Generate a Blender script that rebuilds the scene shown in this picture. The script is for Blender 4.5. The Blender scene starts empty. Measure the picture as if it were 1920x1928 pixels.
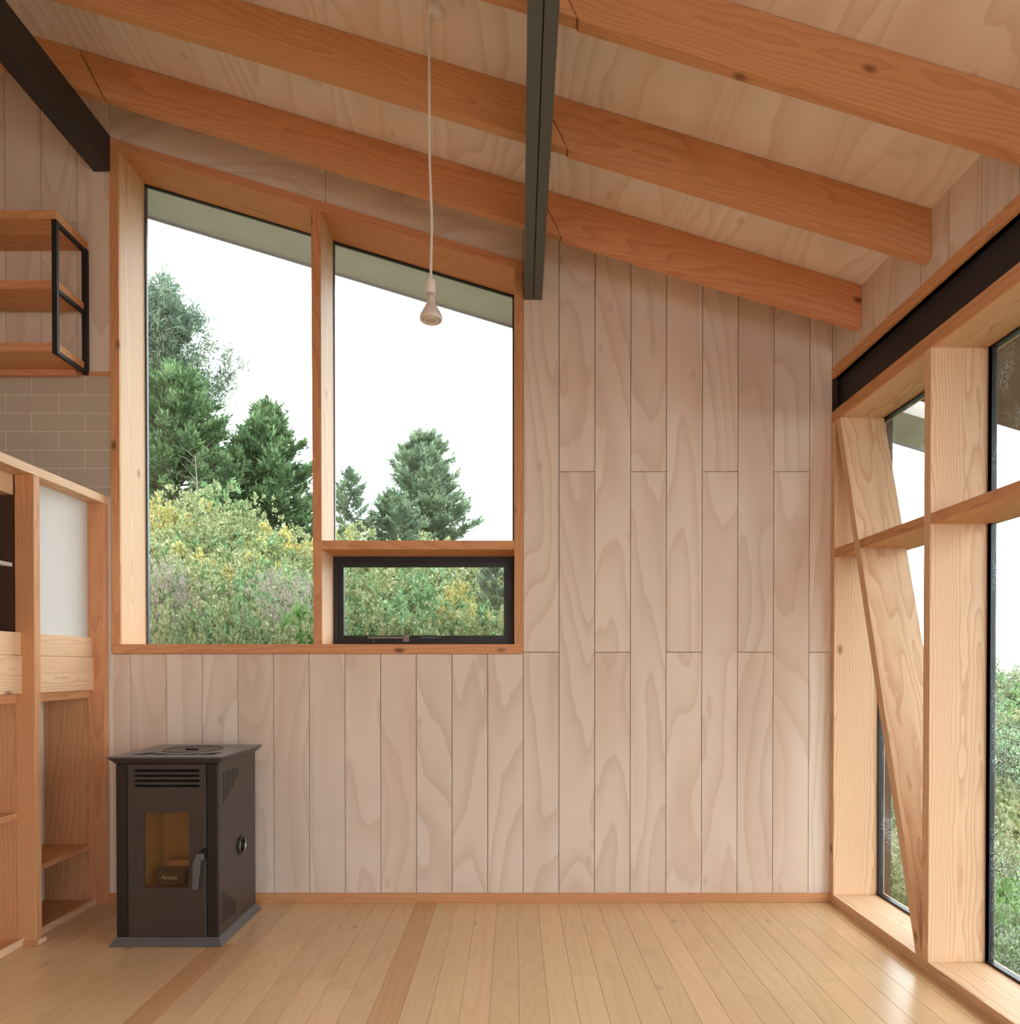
import bpy, bmesh, math, random
import numpy as np
from mathutils import Matrix, Vector

random.seed(7)
rng = np.random.default_rng(11)
scene = bpy.context.scene
COL = scene.collection

# ------------------------------------------------------------------ camera
FPX, CX, HY = 1320.0, 967.0, 1257.0          # focal length and vanishing point in the 1920x1928 frame
PITCH = math.radians(0.5)                    # very slight look down
CYP = HY + FPX * math.tan(PITCH)             # principal point row
YW = 4.125                                   # face of the back wall
EYE = YW * (1699.0 - HY) / FPX               # eye height
cam_data = bpy.data.cameras.new('camera')
cam_data.sensor_fit = 'HORIZONTAL'
cam_data.sensor_width = 36.0
cam_data.lens = 36.0 * FPX / 1920.0
cam_data.shift_x = -(CX - 960.0) / 1920.0
cam_data.shift_y = (CYP - 964.0) / 1920.0
cam_data.clip_start = 0.05
cam_data.clip_end = 400
cam = bpy.data.objects.new('camera', cam_data)
cam.location = (0, 0, EYE)
cam.rotation_euler = (math.pi / 2 - PITCH, 0, 0)
COL.objects.link(cam)
scene.camera = cam

# ------------------------------------------------------------------ sky and exposure
world = bpy.data.worlds.new('overcast')
scene.world = world
world.use_nodes = True
bg = world.node_tree.nodes['Background']
bg.inputs['Color'].default_value = (0.92, 0.97, 1.04, 1)
bg.inputs['Strength'].default_value = 1.0
vs = scene.view_settings
vs.view_transform = 'Standard'
vs.look = 'None'
vs.gamma = 1.0
vs.use_curve_mapping = False
vs.exposure = 2.42
scene.cycles.max_bounces = 8
scene.cycles.diffuse_bounces = 5
scene.cycles.glossy_bounces = 3
scene.cycles.transparent_max_bounces = 14
scene.cycles.use_adaptive_sampling = True
scene.cycles.adaptive_threshold = 0.05
scene.cycles.sample_clamp_indirect = 6.0


# ------------------------------------------------------------------ pixel -> place
def ray(px, py):
    xc = (px - CX) / FPX
    yc = -(py - CYP) / FPX
    c, s = math.cos(PITCH), math.sin(PITCH)
    return Vector((xc, c + yc * s, -s + yc * c))


def onY(px, py, Y):
    d = ray(px, py); k = Y / d.y
    return Vector((d.x * k, Y, EYE + d.z * k))


def onX(px, py, X):
    d = ray(px, py); k = X / d.x
    return Vector((X, d.y * k, EYE + d.z * k))


def onZ(px, py, Z):
    d = ray(px, py); k = (Z - EYE) / d.z
    return Vector((d.x * k, d.y * k, Z))


def wx(px, py=1257):
    return onY(px, py, YW).x


def wz(py):
    return onY(967, py, YW).z


# ------------------------------------------------------------------ materials
def lin(r, g, b):
    f = lambda c: (c / 255 / 12.92) if c / 255 <= 0.04045 else ((c / 255 + 0.055) / 1.055) ** 2.4
    return (f(r), f(g), f(b), 1)


def new_mat(name):
    m = bpy.data.materials.new(name)
    m.use_nodes = True
    nt = m.node_tree
    return m, nt, nt.nodes, nt.links, nt.nodes['Principled BSDF']


def plain(name, col, rough=0.5, metal=0.0, spec=0.5, noise=0.0, nscale=60):
    m, nt, N, L, b = new_mat(name)
    b.inputs['Base Color'].default_value = col
    b.inputs['Roughness'].default_value = rough
    b.inputs['Metallic'].default_value = metal
    b.inputs['Specular IOR Level'].default_value = spec
    if noise:
        tc = N.new('ShaderNodeTexCoord')
        nz = N.new('ShaderNodeTexNoise')
        nz.inputs['Scale'].default_value = nscale
        nz.inputs['Detail'].default_value = 4
        L.new(tc.outputs['Object'], nz.inputs['Vector'])
        mx = N.new('ShaderNodeMix'); mx.data_type = 'RGBA'
        mx.inputs['A'].default_value = tuple(c * (1 - noise) for c in col[:3]) + (1,)
        mx.inputs['B'].default_value = tuple(min(1, c * (1 + noise)) for c in col[:3]) + (1,)
        L.new(nz.outputs['Fac'], mx.inputs['Factor'])
        L.new(mx.outputs['Result'], b.inputs['Base Color'])
        bp = N.new('ShaderNodeBump')
        bp.inputs['Strength'].default_value = 0.06
        bp.inputs['Distance'].default_value = 0.002
        L.new(nz.outputs['Fac'], bp.inputs['Height'])
        L.new(bp.outputs['Normal'], b.inputs['Normal'])
    return m


def wood(name, axis, light, dark, knot, rough=0.55, rings=46.0, ring_scale=1.9, stretch=0.16, ring_amt=0.6,
         fibre=0.35, vary=0.16, knots=0.0, blotch=None, sharp=2.2, spec=0.3, hue=0.0):
    """Timber: growth rings are contour lines of a stretched noise field, plus fine fibre, plus knots."""
    m, nt, N, L, b = new_mat(name)
    ax = 'xyz'.index(axis)
    tc = N.new('ShaderNodeTexCoord')
    oi = N.new('ShaderNodeObjectInfo')
    mul = N.new('ShaderNodeMath'); mul.operation = 'MULTIPLY'; mul.inputs[1].default_value = 37.0
    L.new(oi.outputs['Random'], mul.inputs[0])
    cx = N.new('ShaderNodeCombineXYZ')
    for i in range(3):
        L.new(mul.outputs[0], cx.inputs[i])
    add = N.new('ShaderNodeVectorMath'); add.operation = 'ADD'
    L.new(tc.outputs['Object'], add.inputs[0]); L.new(cx.outputs[0], add.inputs[1])

    def mapped(along, across):
        mp = N.new('ShaderNodeMapping'); mp.vector_type = 'POINT'
        sc = [across] * 3; sc[ax] = along
        mp.inputs['Scale'].default_value = sc
        L.new(add.outputs[0], mp.inputs['Vector'])
        return mp

    n1 = N.new('ShaderNodeTexNoise')
    n1.inputs['Scale'].default_value = ring_scale
    n1.inputs['Detail'].default_value = 1.6
    n1.inputs['Roughness'].default_value = 0.35
    n1.inputs['Distortion'].default_value = 0.25
    L.new(mapped(stretch, 1.0).outputs[0], n1.inputs['Vector'])
    # wobble
    nw = N.new('ShaderNodeTexNoise')
    nw.inputs['Scale'].default_value = 14
    nw.inputs['Detail'].default_value = 1.5
    L.new(mapped(0.3, 1.0).outputs[0], nw.inputs['Vector'])
    wob = N.new('ShaderNodeMath'); wob.operation = 'MULTIPLY_ADD'
    wob.inputs[1].default_value = 0.035
    L.new(nw.outputs['Fac'], wob.inputs[0]); L.new(n1.outputs['Fac'], wob.inputs[2])
    ph = N.new('ShaderNodeMath'); ph.operation = 'MULTIPLY'; ph.inputs[1].default_value = rings
    L.new(wob.outputs[0], ph.inputs[0])
    fr = N.new('ShaderNodeMath'); fr.operation = 'FRACT'
    L.new(ph.outputs[0], fr.inputs[0])
    pw = N.new('ShaderNodeMath'); pw.operation = 'POWER'; pw.inputs[1].default_value = sharp
    L.new(fr.outputs[0], pw.inputs[0])
    # soften the falling edge of the ring
    ss = N.new('ShaderNodeMapRange'); ss.interpolation_type = 'SMOOTHSTEP'
    ss.inputs['From Min'].default_value = 1.0; ss.inputs['From Max'].default_value = 0.9
    L.new(fr.outputs[0], ss.inputs['Value'])
    rg = N.new('ShaderNodeMath'); rg.operation = 'MULTIPLY'
    L.new(pw.outputs[0], rg.inputs[0]); L.new(ss.outputs[0], rg.inputs[1])
    # fibre
    nf = N.new('ShaderNodeTexNoise')
    nf.inputs['Scale'].default_value = 1.0
    nf.inputs['Detail'].default_value = 2
    L.new(mapped(5, 170).outputs[0], nf.inputs['Vector'])
    ma = N.new('ShaderNodeMath'); ma.operation = 'MULTIPLY'; ma.inputs[1].default_value = ring_amt
    L.new(rg.outputs[0], ma.inputs[0])
    mf = N.new('ShaderNodeMath'); mf.operation = 'MULTIPLY_ADD'; mf.inputs[1].default_value = fibre; mf.use_clamp = True
    fs = N.new('ShaderNodeMath'); fs.operation = 'SUBTRACT'; fs.inputs[1].default_value = 0.45
    L.new(nf.outputs['Fac'], fs.inputs[0])
    L.new(fs.outputs[0], mf.inputs[0]); L.new(ma.outputs[0], mf.inputs[2])
    mix = N.new('ShaderNodeMix'); mix.data_type = 'RGBA'
    mix.inputs['A'].default_value = light; mix.inputs['B'].default_value = dark
    L.new(mf.outputs[0], mix.inputs['Factor'])
    col = mix.outputs['Result']
    if blotch:
        nb = N.new('ShaderNodeTexNoise')
        nb.inputs['Scale'].default_value = 1.3
        nb.inputs['Detail'].default_value = 1.5
        L.new(mapped(0.4, 2.2).outputs[0], nb.inputs['Vector'])
        rb = N.new('ShaderNodeMapRange'); rb.inputs['From Min'].default_value = 0.5; rb.inputs['From Max'].default_value = 0.66
        L.new(nb.outputs['Fac'], rb.inputs['Value'])
        mb = N.new('ShaderNodeMix'); mb.data_type = 'RGBA'
        mb.inputs['B'].default_value = blotch
        ml = N.new('ShaderNodeMath'); ml.operation = 'MULTIPLY'; ml.inputs[1].default_value = 0.5
        L.new(rb.outputs[0], ml.inputs[0]); L.new(ml.outputs[0], mb.inputs['Factor'])
        L.new(col, mb.inputs['A'])
        col = mb.outputs['Result']
    if knots:
        vo = N.new('ShaderNodeTexVoronoi')
        vo.inputs['Scale'].default_value = 1.0
        vo.inputs['Randomness'].default_value = 1.0
        L.new(mapped(2.2, 4.2).outputs[0], vo.inputs['Vector'])
        rk = N.new('ShaderNodeMapRange'); rk.interpolation_type = 'SMOOTHSTEP'
        rk.inputs['From Min'].default_value = 0.105; rk.inputs['From Max'].default_value = 0.02
        L.new(vo.outputs['Distance'], rk.inputs['Value'])
        mk = N.new('ShaderNodeMix'); mk.data_type = 'RGBA'
        mk.inputs['B'].default_value = knot
        kl = N.new('ShaderNodeMath'); kl.operation = 'MULTIPLY'; kl.inputs[1].default_value = knots
        L.new(rk.outputs[0], kl.inputs[0]); L.new(kl.outputs[0], mk.inputs['Factor'])
        L.new(col, mk.inputs['A'])
        col = mk.outputs['Result']
    hs = N.new('ShaderNodeHueSaturation')
    vm = N.new('ShaderNodeMapRange')
    vm.inputs['To Min'].default_value = 1 - vary; vm.inputs['To Max'].default_value = 1 + vary
    L.new(oi.outputs['Random'], vm.inputs['Value'])
    L.new(vm.outputs[0], hs.inputs['Value'])
    if hue:
        hm = N.new('ShaderNodeMapRange')
        hm.inputs['To Min'].default_value = 0.5 - hue; hm.inputs['To Max'].default_value = 0.5 + hue
        r2 = N.new('ShaderNodeMath'); r2.operation = 'MULTIPLY'; r2.inputs[1].default_value = 7.13
        r3 = N.new('ShaderNodeMath'); r3.operation = 'FRACT'
        L.new(oi.outputs['Random'], r2.inputs[0]); L.new(r2.outputs[0], r3.inputs[0])
        L.new(r3.outputs[0], hm.inputs['Value']); L.new(hm.outputs[0], hs.inputs['Hue'])
    L.new(col, hs.inputs['Color'])
    L.new(hs.outputs['Color'], b.inputs['Base Color'])
    b.inputs['Roughness'].default_value = rough
    b.inputs['Specular IOR Level'].default_value = spec
    bp = N.new('ShaderNodeBump'); bp.inputs['Strength'].default_value = 0.12; bp.inputs['Distance'].default_value = 0.001
    L.new(nf.outputs['Fac'], bp.inputs['Height']); L.new(bp.outputs['Normal'], b.inputs['Normal'])
    return m


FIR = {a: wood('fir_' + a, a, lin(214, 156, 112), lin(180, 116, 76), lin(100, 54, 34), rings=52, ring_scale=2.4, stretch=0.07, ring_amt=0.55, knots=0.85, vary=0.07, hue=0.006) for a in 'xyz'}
FIRP = {a: wood('pale_fir_' + a, a, lin(232, 196, 160), lin(204, 152, 114), lin(124, 76, 50), rings=62, ring_scale=3.0, stretch=0.045, ring_amt=0.8, fibre=0.3, knots=0.8, vary=0.04) for a in 'xyz'}  # also the lit copy of fir on jamb, mullion and header
PLY = {a: wood('limed_plywood_' + a, a, lin(232, 216, 202), lin(204, 178, 156), lin(160, 124, 100), rings=12, ring_scale=2.2,
               stretch=0.22, ring_amt=0.62, fibre=0.14, vary=0.045, knots=0.25, blotch=lin(217, 190, 168), sharp=2.6, rough=0.6) for a in 'xyz'}
CEIL = wood('limed_ceiling_plywood', 'y', lin(244, 233, 222), lin(218, 196, 176), lin(170, 134, 108), rings=15, ring_scale=2.2,
            stretch=0.2, ring_amt=0.7, fibre=0.14, vary=0.0, knots=0.35, blotch=lin(232, 212, 194), sharp=2.6, rough=0.6)  # whiter copy of the wall ply, standing in for missing upward light
FLOOR = wood('satin_floorboard', 'y', lin(226, 191, 150), lin(208, 166, 122), lin(120, 84, 54), rings=20, ring_scale=3.2, stretch=0.12,
             ring_amt=0.35, fibre=0.3, vary=0.07, knots=0.3, rough=0.24, spec=0.5, hue=0.006)
FLOORD = wood('brown_floorboard', 'y', lin(208, 164, 122), lin(186, 138, 98), lin(120, 84, 56), rings=20, ring_scale=3.2, stretch=0.12,
              ring_amt=0.4, fibre=0.35, vary=0.03, knots=0.3, rough=0.24, spec=0.5)
GAP = plain('dark_joint', lin(70, 48, 36), 0.9)
STEEL = plain('painted_steel_grey', lin(90, 95, 95), 0.55, 0.0, 0.4, 0.12, 180)
BLACK = plain('black_steel', lin(30, 27, 30), 0.5, 0.0, 0.4, 0.15, 160)
SOOT = plain('dark_charcoal_steel', lin(54, 52, 54), 0.5, 0.0, 0.4, 0.3, 400)
ALU = plain('black_aluminium', lin(32, 29, 32), 0.42, 0.0, 0.5)
GREYALU = plain('grey_aluminium', lin(96, 104, 110), 0.4, 0.6, 0.5)
TILE = plain('matt_grey_tile', lin(190, 178, 162), 0.42, 0, 0.5, 0.04, 12)
GROUT = plain('pale_grout', lin(234, 226, 214), 0.9)
WHITEP = plain('white_panel', lin(214, 212, 208), 0.6, 0, 0.3, 0.035, 9)
PALEP = FIRP['y']
SOFFIT = plain('olive_soffit', lin(236, 228, 222), 0.8, 0, 0.2, 0.1, 3)
BSOFFIT = plain('brown_soffit', lin(150, 122, 110), 0.8, 0, 0.2, 0.15, 5)
DRIP = plain('drip_edge', lin(190, 188, 206), 0.5)
STOVE = plain('stove_paint', lin(70, 62, 58), 0.38, 0.25, 0.5, 0.06, 240)
STOVED = plain('stove_pillar_paint', lin(40, 32, 30), 0.45, 0.1, 0.4)
STOVET = plain('stove_sheen_grey', lin(100, 101, 104), 0.28, 0.3, 0.5)  # lighter than the body: the window's reflection is put into the grey
HOLE = plain('vent_black', lin(10, 9, 9), 0.9)
FIREBRICK = plain('vermiculite', lin(196, 160, 116), 0.85, 0, 0.2, 0.12, 14)
IRON = plain('burner_iron', lin(84, 66, 54), 0.6, 0.3, 0.4)
METAL = plain('polished_metal', lin(150, 146, 142), 0.3, 0.9, 0.5)
LETTER = plain('pale_lettering', lin(245, 240, 235), 0.5)
WPLASTIC = plain('white_plastic', lin(236, 230, 224), 0.45)
LAMPG = plain('lamp_silver', lin(226, 218, 212), 0.4, 0.1)
LENS = plain('lamp_lens', lin(196, 184, 176), 0.3)
DARKW = plain('dark_cabinet_back', lin(74, 52, 38), 0.6, 0, 0.3, 0.15, 9)
BARK = plain('grey_bark', lin(92, 78, 68), 0.9, 0, 0.1, 0.25, 14)
BARE = plain('bleached_twig', lin(128, 118, 104), 0.9, 0, 0.1)


def make_glass(name, drops=False, tint=(0.93, 0.97, 0.95, 1)):
    m, nt, N, L, b = new_mat(name)
    N.remove(b)
    out = N['Material Output']
    tr = N.new('ShaderNodeBsdfTransparent'); tr.inputs[0].default_value = tint
    gl = N.new('ShaderNodeBsdfGlossy'); gl.inputs['Roughness'].default_value = 0.0
    ge = N.new('ShaderNodeNewGeometry')          # Schlick reflectance, same from both faces of the pane
    dt = N.new('ShaderNodeVectorMath'); dt.operation = 'DOT_PRODUCT'
    L.new(ge.outputs['Normal'], dt.inputs[0]); L.new(ge.outputs['Incoming'], dt.inputs[1])
    ab = N.new('ShaderNodeMath'); ab.operation = 'ABSOLUTE'; L.new(dt.outputs['Value'], ab.inputs[0])
    om = N.new('ShaderNodeMath'); om.operation = 'SUBTRACT'; om.inputs[0].default_value = 1.0; L.new(ab.outputs[0], om.inputs[1])
    p5 = N.new('ShaderNodeMath'); p5.operation = 'POWER'; p5.inputs[1].default_value = 5.0; L.new(om.outputs[0], p5.inputs[0])
    fz = N.new('ShaderNodeMath'); fz.operation = 'MULTIPLY_ADD'; fz.inputs[1].default_value = 0.96; fz.inputs[2].default_value = 0.04
    L.new(p5.outputs[0], fz.inputs[0])
    mx = N.new('ShaderNodeMixShader')
    L.new(fz.outputs[0], mx.inputs[0]); L.new(tr.outputs[0], mx.inputs[1]); L.new(gl.outputs[0], mx.inputs[2])
    last = mx
    if drops:
        tc = N.new('ShaderNodeTexCoord')
        vo = N.new('ShaderNodeTexVoronoi'); vo.inputs['Scale'].default_value = 130
        L.new(tc.outputs['Object'], vo.inputs['Vector'])
        mr = N.new('ShaderNodeMapRange')
        mr.inputs['From Min'].default_value = 0.34; mr.inputs['From Max'].default_value = 0.2
        L.new(vo.outputs['Distance'], mr.inputs['Value'])
        nz = N.new('ShaderNodeTexNoise'); nz.inputs['Scale'].default_value = 5
        L.new(tc.outputs['Object'], nz.inputs['Vector'])
        m2 = N.new('ShaderNodeMapRange'); m2.inputs['From Min'].default_value = 0.42; m2.inputs['From Max'].default_value = 0.62
        L.new(nz.outputs['Fac'], m2.inputs['Value'])
        mm = N.new('ShaderNodeMath'); mm.operation = 'MULTIPLY'
        L.new(mr.outputs[0], mm.inputs[0]); L.new(m2.outputs[0], mm.inputs[1])
        mq = N.new('ShaderNodeMath'); mq.operation = 'MULTIPLY'; mq.inputs[1].default_value = 0.45
        L.new(mm.outputs[0], mq.inputs[0])
        tl = N.new('ShaderNodeBsdfTranslucent'); tl.inputs[0].default_value = (0.8, 0.82, 0.85, 1)
        m3 = N.new('ShaderNodeMixShader')
        L.new(mq.outputs[0], m3.inputs[0]); L.new(mx.outputs[0], m3.inputs[1]); L.new(tl.outputs[0], m3.inputs[2])
        last = m3
    L.new(last.outputs[0], out.inputs['Surface'])
    return m


GLASS = make_glass('window_glass')
WETGLASS = make_glass('rain_spotted_glass', True)
STOVEGLASS = make_glass('stove_glass', False, (0.86, 0.78, 0.68, 1))


def leaf_mat(name, cols, rough=0.55, trans=0.25):
    m, nt, N, L, b = new_mat(name)
    ge = N.new('ShaderNodeNewGeometry')
    tc = N.new('ShaderNodeTexCoord')
    nz = N.new('ShaderNodeTexNoise'); nz.inputs['Scale'].default_value = 1.7; nz.inputs['Detail'].default_value = 2
    L.new(tc.outputs['Object'], nz.inputs['Vector'])
    ad = N.new('ShaderNodeMath'); ad.operation = 'MULTIPLY_ADD'; ad.inputs[1].default_value = 0.62
    sb = N.new('ShaderNodeMath'); sb.operation = 'MULTIPLY_ADD'; sb.inputs[1].default_value = 1.7; sb.inputs[2].default_value = -0.66
    L.new(nz.outputs['Fac'], sb.inputs[0])
    L.new(ge.outputs['Random Per Island'], ad.inputs[0]); L.new(sb.outputs[0], ad.inputs[2])
    rp = N.new('ShaderNodeValToRGB')
    el = rp.color_ramp.elements
    el[0].position = 0.0; el[0].color = cols[0]
    el[1].position = 1.0; el[1].color = cols[-1]
    for i, c in enumerate(cols[1:-1]):
        e = el.new((i + 1) / (len(cols) - 1)); e.color = c
    L.new(ad.outputs[0], rp.inputs[0])
    L.new(rp.outputs[0], b.inputs['Base Color'])
    b.inputs['Roughness'].default_value = rough
    b.inputs['Specular IOR Level'].default_value = 0.25
    tl = N.new('ShaderNodeBsdfTranslucent')
    L.new(rp.outputs[0], tl.inputs[0])
    mx = N.new('ShaderNodeMixShader'); mx.inputs[0].default_value = trans
    L.new(b.outputs[0], mx.inputs[1]); L.new(tl.outputs[0], mx.inputs[2])
    L.new(mx.outputs[0], N['Material Output'].inputs['Surface'])
    return m


LEAF_OLIVE = leaf_mat('olive_leaves', [lin(100, 110, 73), lin(136, 146, 100), lin(162, 168, 121), lin(181, 172, 136)])
LEAF_GREEN = leaf_mat('green_leaves', [lin(67, 98, 65), lin(100, 134, 90), lin(136, 162, 115), lin(160, 179, 132)])
LEAF_BRIGHT = leaf_mat('bright_leaves', [lin(90, 131, 71), lin(125, 167, 95), lin(160, 194, 125)])
LEAF_GREY = leaf_mat('grey_pink_twigs', [lin(123, 117, 104), lin(160, 149, 132), lin(189, 176, 164), lin(149, 158, 115)])
LEAF_GOLD = leaf_mat('golden_leaves', [lin(149, 149, 88), lin(180, 174, 106), lin(202, 187, 122), lin(180, 140, 102)])
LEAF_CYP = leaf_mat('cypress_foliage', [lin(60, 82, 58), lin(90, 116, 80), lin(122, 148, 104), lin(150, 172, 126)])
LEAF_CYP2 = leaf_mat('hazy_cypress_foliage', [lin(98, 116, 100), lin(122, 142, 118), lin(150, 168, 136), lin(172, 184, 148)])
LEAF_PINE = leaf_mat('pine_needles', [lin(68, 88, 76), lin(94, 114, 96), lin(124, 140, 114), lin(142, 150, 116)])
GROUND = plain('leaf_litter', lin(62, 66, 36), 0.95, 0, 0.1, 0.4, 2)


# ------------------------------------------------------------------ mesh helpers
def link_bm(name, bm, mat, parent=None, smooth=False):
    bmesh.ops.recalc_face_normals(bm, faces=bm.faces)
    me = bpy.data.meshes.new(name)
    bm.to_mesh(me); bm.free()
    if smooth:
        for p in me.polygons:
            p.use_smooth = True
    o = bpy.data.objects.new(name, me)
    me.materials.append(mat)
    COL.objects.link(o)
    if parent is not None:
        attach(o, parent)
    return o


def attach(o, parent):
    o.parent = parent
    o.matrix_parent_inverse = WORLD.get(parent.name, Matrix()).inverted()


WORLD = {}


def empty(name, loc):
    o = bpy.data.objects.new(name, None)
    o.empty_display_size = 0.1
    o.location = loc
    COL.objects.link(o)
    WORLD[o.name] = Matrix.Translation(Vector(loc))
    return o


def tag(o, label=None, cat=None, group=None, kind=None):
    if label: o['label'] = label
    if cat: o['category'] = cat
    if group: o['group'] = group
    if kind: o['kind'] = kind
    return o


def thing(name, label, cat, loc, group=None):
    return tag(empty(name, loc), label, cat, group)


def add_prism(bm, poly, axis, a, b):
    def P(u, v, w):
        return (u, w, v) if axis == 'y' else (w, u, v) if axis == 'x' else (u, v, w)
    v0 = [bm.verts.new(P(u, v, a)) for u, v in poly]
    v1 = [bm.verts.new(P(u, v, b)) for u, v in poly]
    n = len(poly)
    bm.faces.new(v0); bm.faces.new(v1[::-1])
    for i in range(n):
        bm.faces.new((v0[i], v0[(i + 1) % n], v1[(i + 1) % n], v1[i]))


def add_box(bm, x0, x1, y0, y1, z0, z1):
    add_prism(bm, [(x0, z0), (x1, z0), (x1, z1), (x0, z1)], 'y', y0, y1)


def bevel(bm, w):
    if w:
        bmesh.ops.bevel(bm, geom=list(bm.edges), offset=w, segments=1, affect='EDGES', clamp_overlap=True)


def prism(name, poly, axis, a, b, mat, parent=None, bev=0.0):
    bm = bmesh.new(); add_prism(bm, poly, axis, a, b); bevel(bm, bev)
    return link_bm(name, bm, mat, parent)


def box(name, x0, x1, y0, y1, z0, z1, mat, parent=None, bev=0.0):
    bm = bmesh.new(); add_box(bm, x0, x1, y0, y1, z0, z1); bevel(bm, bev)
    return link_bm(name, bm, mat, parent)


def relocal(o, R):
    """Turn the object's local axes by R without moving its surface, so the grain follows the timber."""
    o.data.transform(R.inverted())
    o.matrix_basis = R
    return o


def clip(poly, a, b, c):
    """Keep a*u + b*v <= c."""
    out = []
    for i in range(len(poly)):
        p, q = poly[i], poly[(i + 1) % len(poly)]
        dp, dq = a * p[0] + b * p[1] - c, a * q[0] + b * q[1] - c
        if dp <= 0: out.append(p)
        if dp * dq < 0:
            t = dp / (dp - dq)
            out.append((p[0] + t * (q[0] - p[0]), p[1] + t * (q[1] - p[1])))
    return out


def area(poly):
    return abs(sum(poly[i][0] * poly[(i + 1) % len(poly)][1] - poly[(i + 1) % len(poly)][0] * poly[i][1] for i in range(len(poly)))) / 2


def rect(x0, x1, z0, z1):
    return [(x0, z0), (x1, z0), (x1, z1), (x0, z1)]


def lathe(name, prof, mat, parent=None, seg=32, loc=(0, 0, 0), rot=None, smooth=True):
    bm = bmesh.new()
    rings = []
    for r, z in prof:
        rings.append([bm.verts.new((r * math.cos(2 * math.pi * i / seg), r * math.sin(2 * math.pi * i / seg), z)) for i in range(seg)])
    for A, B in zip(rings, rings[1:]):
        for i in range(seg):
            bm.faces.new((A[i], A[(i + 1) % seg], B[(i + 1) % seg], B[i]))
    bm.faces.new(rings[0]); bm.faces.new(rings[-1])
    M = Matrix.Translation(Vector(loc)) @ (rot.to_4x4() if rot else Matrix())
    bmesh.ops.transform(bm, matrix=M, verts=bm.verts)
    return link_bm(name, bm, mat, parent, smooth)


def tube(name, pts, r, mat, parent=None, seg=8):
    bm = bmesh.new()
    add_tube(bm, pts, [r] * len(pts), seg)
    return link_bm(name, bm, mat, parent, True)


def add_tube(bm, pts, rad, seg=6):
    rings = []
    for i, p in enumerate(pts):
        p = Vector(p)
        d = (Vector(pts[min(i + 1, len(pts) - 1)]) - Vector(pts[max(i - 1, 0)])).normalized()
        u = d.cross(Vector((1, 0, 0)) if abs(d.x) < 0.9 else Vector((0, 1, 0))).normalized()
        v = d.cross(u)
        rings.append([bm.verts.new(p + rad[i] * (math.cos(2 * math.pi * k / seg) * u + math.sin(2 * math.pi * k / seg) * v)) for k in range(seg)])
    for A, B in zip(rings, rings[1:]):
        for k in range(seg):
            bm.faces.new((A[k], A[(k + 1) % seg], B[(k + 1) % seg], B[k]))
    bm.faces.new(rings[0][::-1]); bm.faces.new(rings[-1])


# ------------------------------------------------------------------ main planes
XR = 1.868                                    # face of the right wall boards
SLOPE = 0.30
c1 = onX(1622.5, 536.6, XR)                   # first rafter meets wall and ceiling
ZC0 = c1.z + SLOPE * XR
YR = [c1.y, onX(1753.5, 393, XR).y]
YR.append(2 * YR[1] - YR[0])
XL, YB = -4.4, -3.6                           # unseen left and rear ends of the room
XFRONT, XG = 1.862, 2.13                      # front of the glazed wall's timbers, its glass
ceil_z = lambda x: ZC0 - SLOPE * x
RD, RT = 0.22, 0.05                           # rafter depth (plumb) and thickness

# window in the back wall (outline of its casing on the wall face)
WL, WRT = wx(212), wx(985)
WB = wz(1231)
WTL = wz(262)                                  # top of casing at WL
wtop = lambda x: WTL - SLOPE * (x - WL) + 0.004
CW = 0.053
YG = 4.41                                      # glass of the back window

# ------------------------------------------------------------------ back wall
wall = bpy.data.objects.new('tmp', None)
bm = bmesh.new()
y0, y1 = YW + 0.012, YW + 0.29
reg_left = clip(rect(XL - 0.2, WL, -0.1, 9), SLOPE, 1, ZC0)
reg_right = clip(rect(WRT, XG + 0.1, -0.1, 9), SLOPE, 1, ZC0)
reg_below = rect(WL, WRT, -0.1, WB)
reg_above = [(WL, wtop(WL)), (WRT, wtop(WRT)), (WRT, ceil_z(WRT)), (WL, ceil_z(WL))]
for r in (reg_left, reg_right, reg_below, reg_above):
    add_prism(bm, r, 'y', y0, y1)
wall_back = tag(link_bm('wall_back', bm, GAP), 'limed plywood plank wall around the big back window', kind='structure')


def plank(poly, g=0.0018):
    xs = [p[0] for p in poly]; zs = [p[1] for p in poly]
    if area(poly) < 0.0008 or len(poly) < 3: return
    cxm, czm = sum(xs) / len(xs), sum(zs) / len(zs)
    w, h = max(xs) - min(xs), max(zs) - min(zs)
    if w < 0.01 or h < 0.01: return
    pl = [(cxm + (u - cxm) * (1 - 2 * g / w), czm + (v - czm) * (1 - 2 * g / h)) for u, v in poly]
    o = prism('plank', pl, 'y', YW, YW + 0.0125, PLY['z'], wall_back)
    return o


BASE_T = 0.053
PW = 67.2
# below the window
cols_b = [wx(204)] + [wx(246 + PW * i) for i in range(0, 12)]
cols_b[-1] = WRT
for a, b in zip(cols_b, cols_b[1:]):
    plank(clip(clip(rect(a, b, 0.0, WB), 1, 0, WRT), -1, 0, 3))
# sliver between window left and partition
# right of the window
cols_r = [wx(985 + PW * i) for i in range(0, 9)] + [XR + 0.0]
z888, z1228 = wz(888), wz(1228)
for i, (a, b) in enumerate(zip(cols_r, cols_r[1:])):
    zj = z1228 if i % 2 == 0 else z888
    plank(rect(a, b, 0.0, zj))
    plank(clip(rect(a, b, zj, 9), SLOPE, 1, ZC0 + 0.0))
# above the window
for a, b in ((WL, wx(615)), (wx(615), WRT)):
    o = plank([(a, wtop(a)), (b, wtop(b)), (b, ceil_z(b)), (a, ceil_z(a))])
    o.data.materials[0] = PLY['x']
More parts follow.
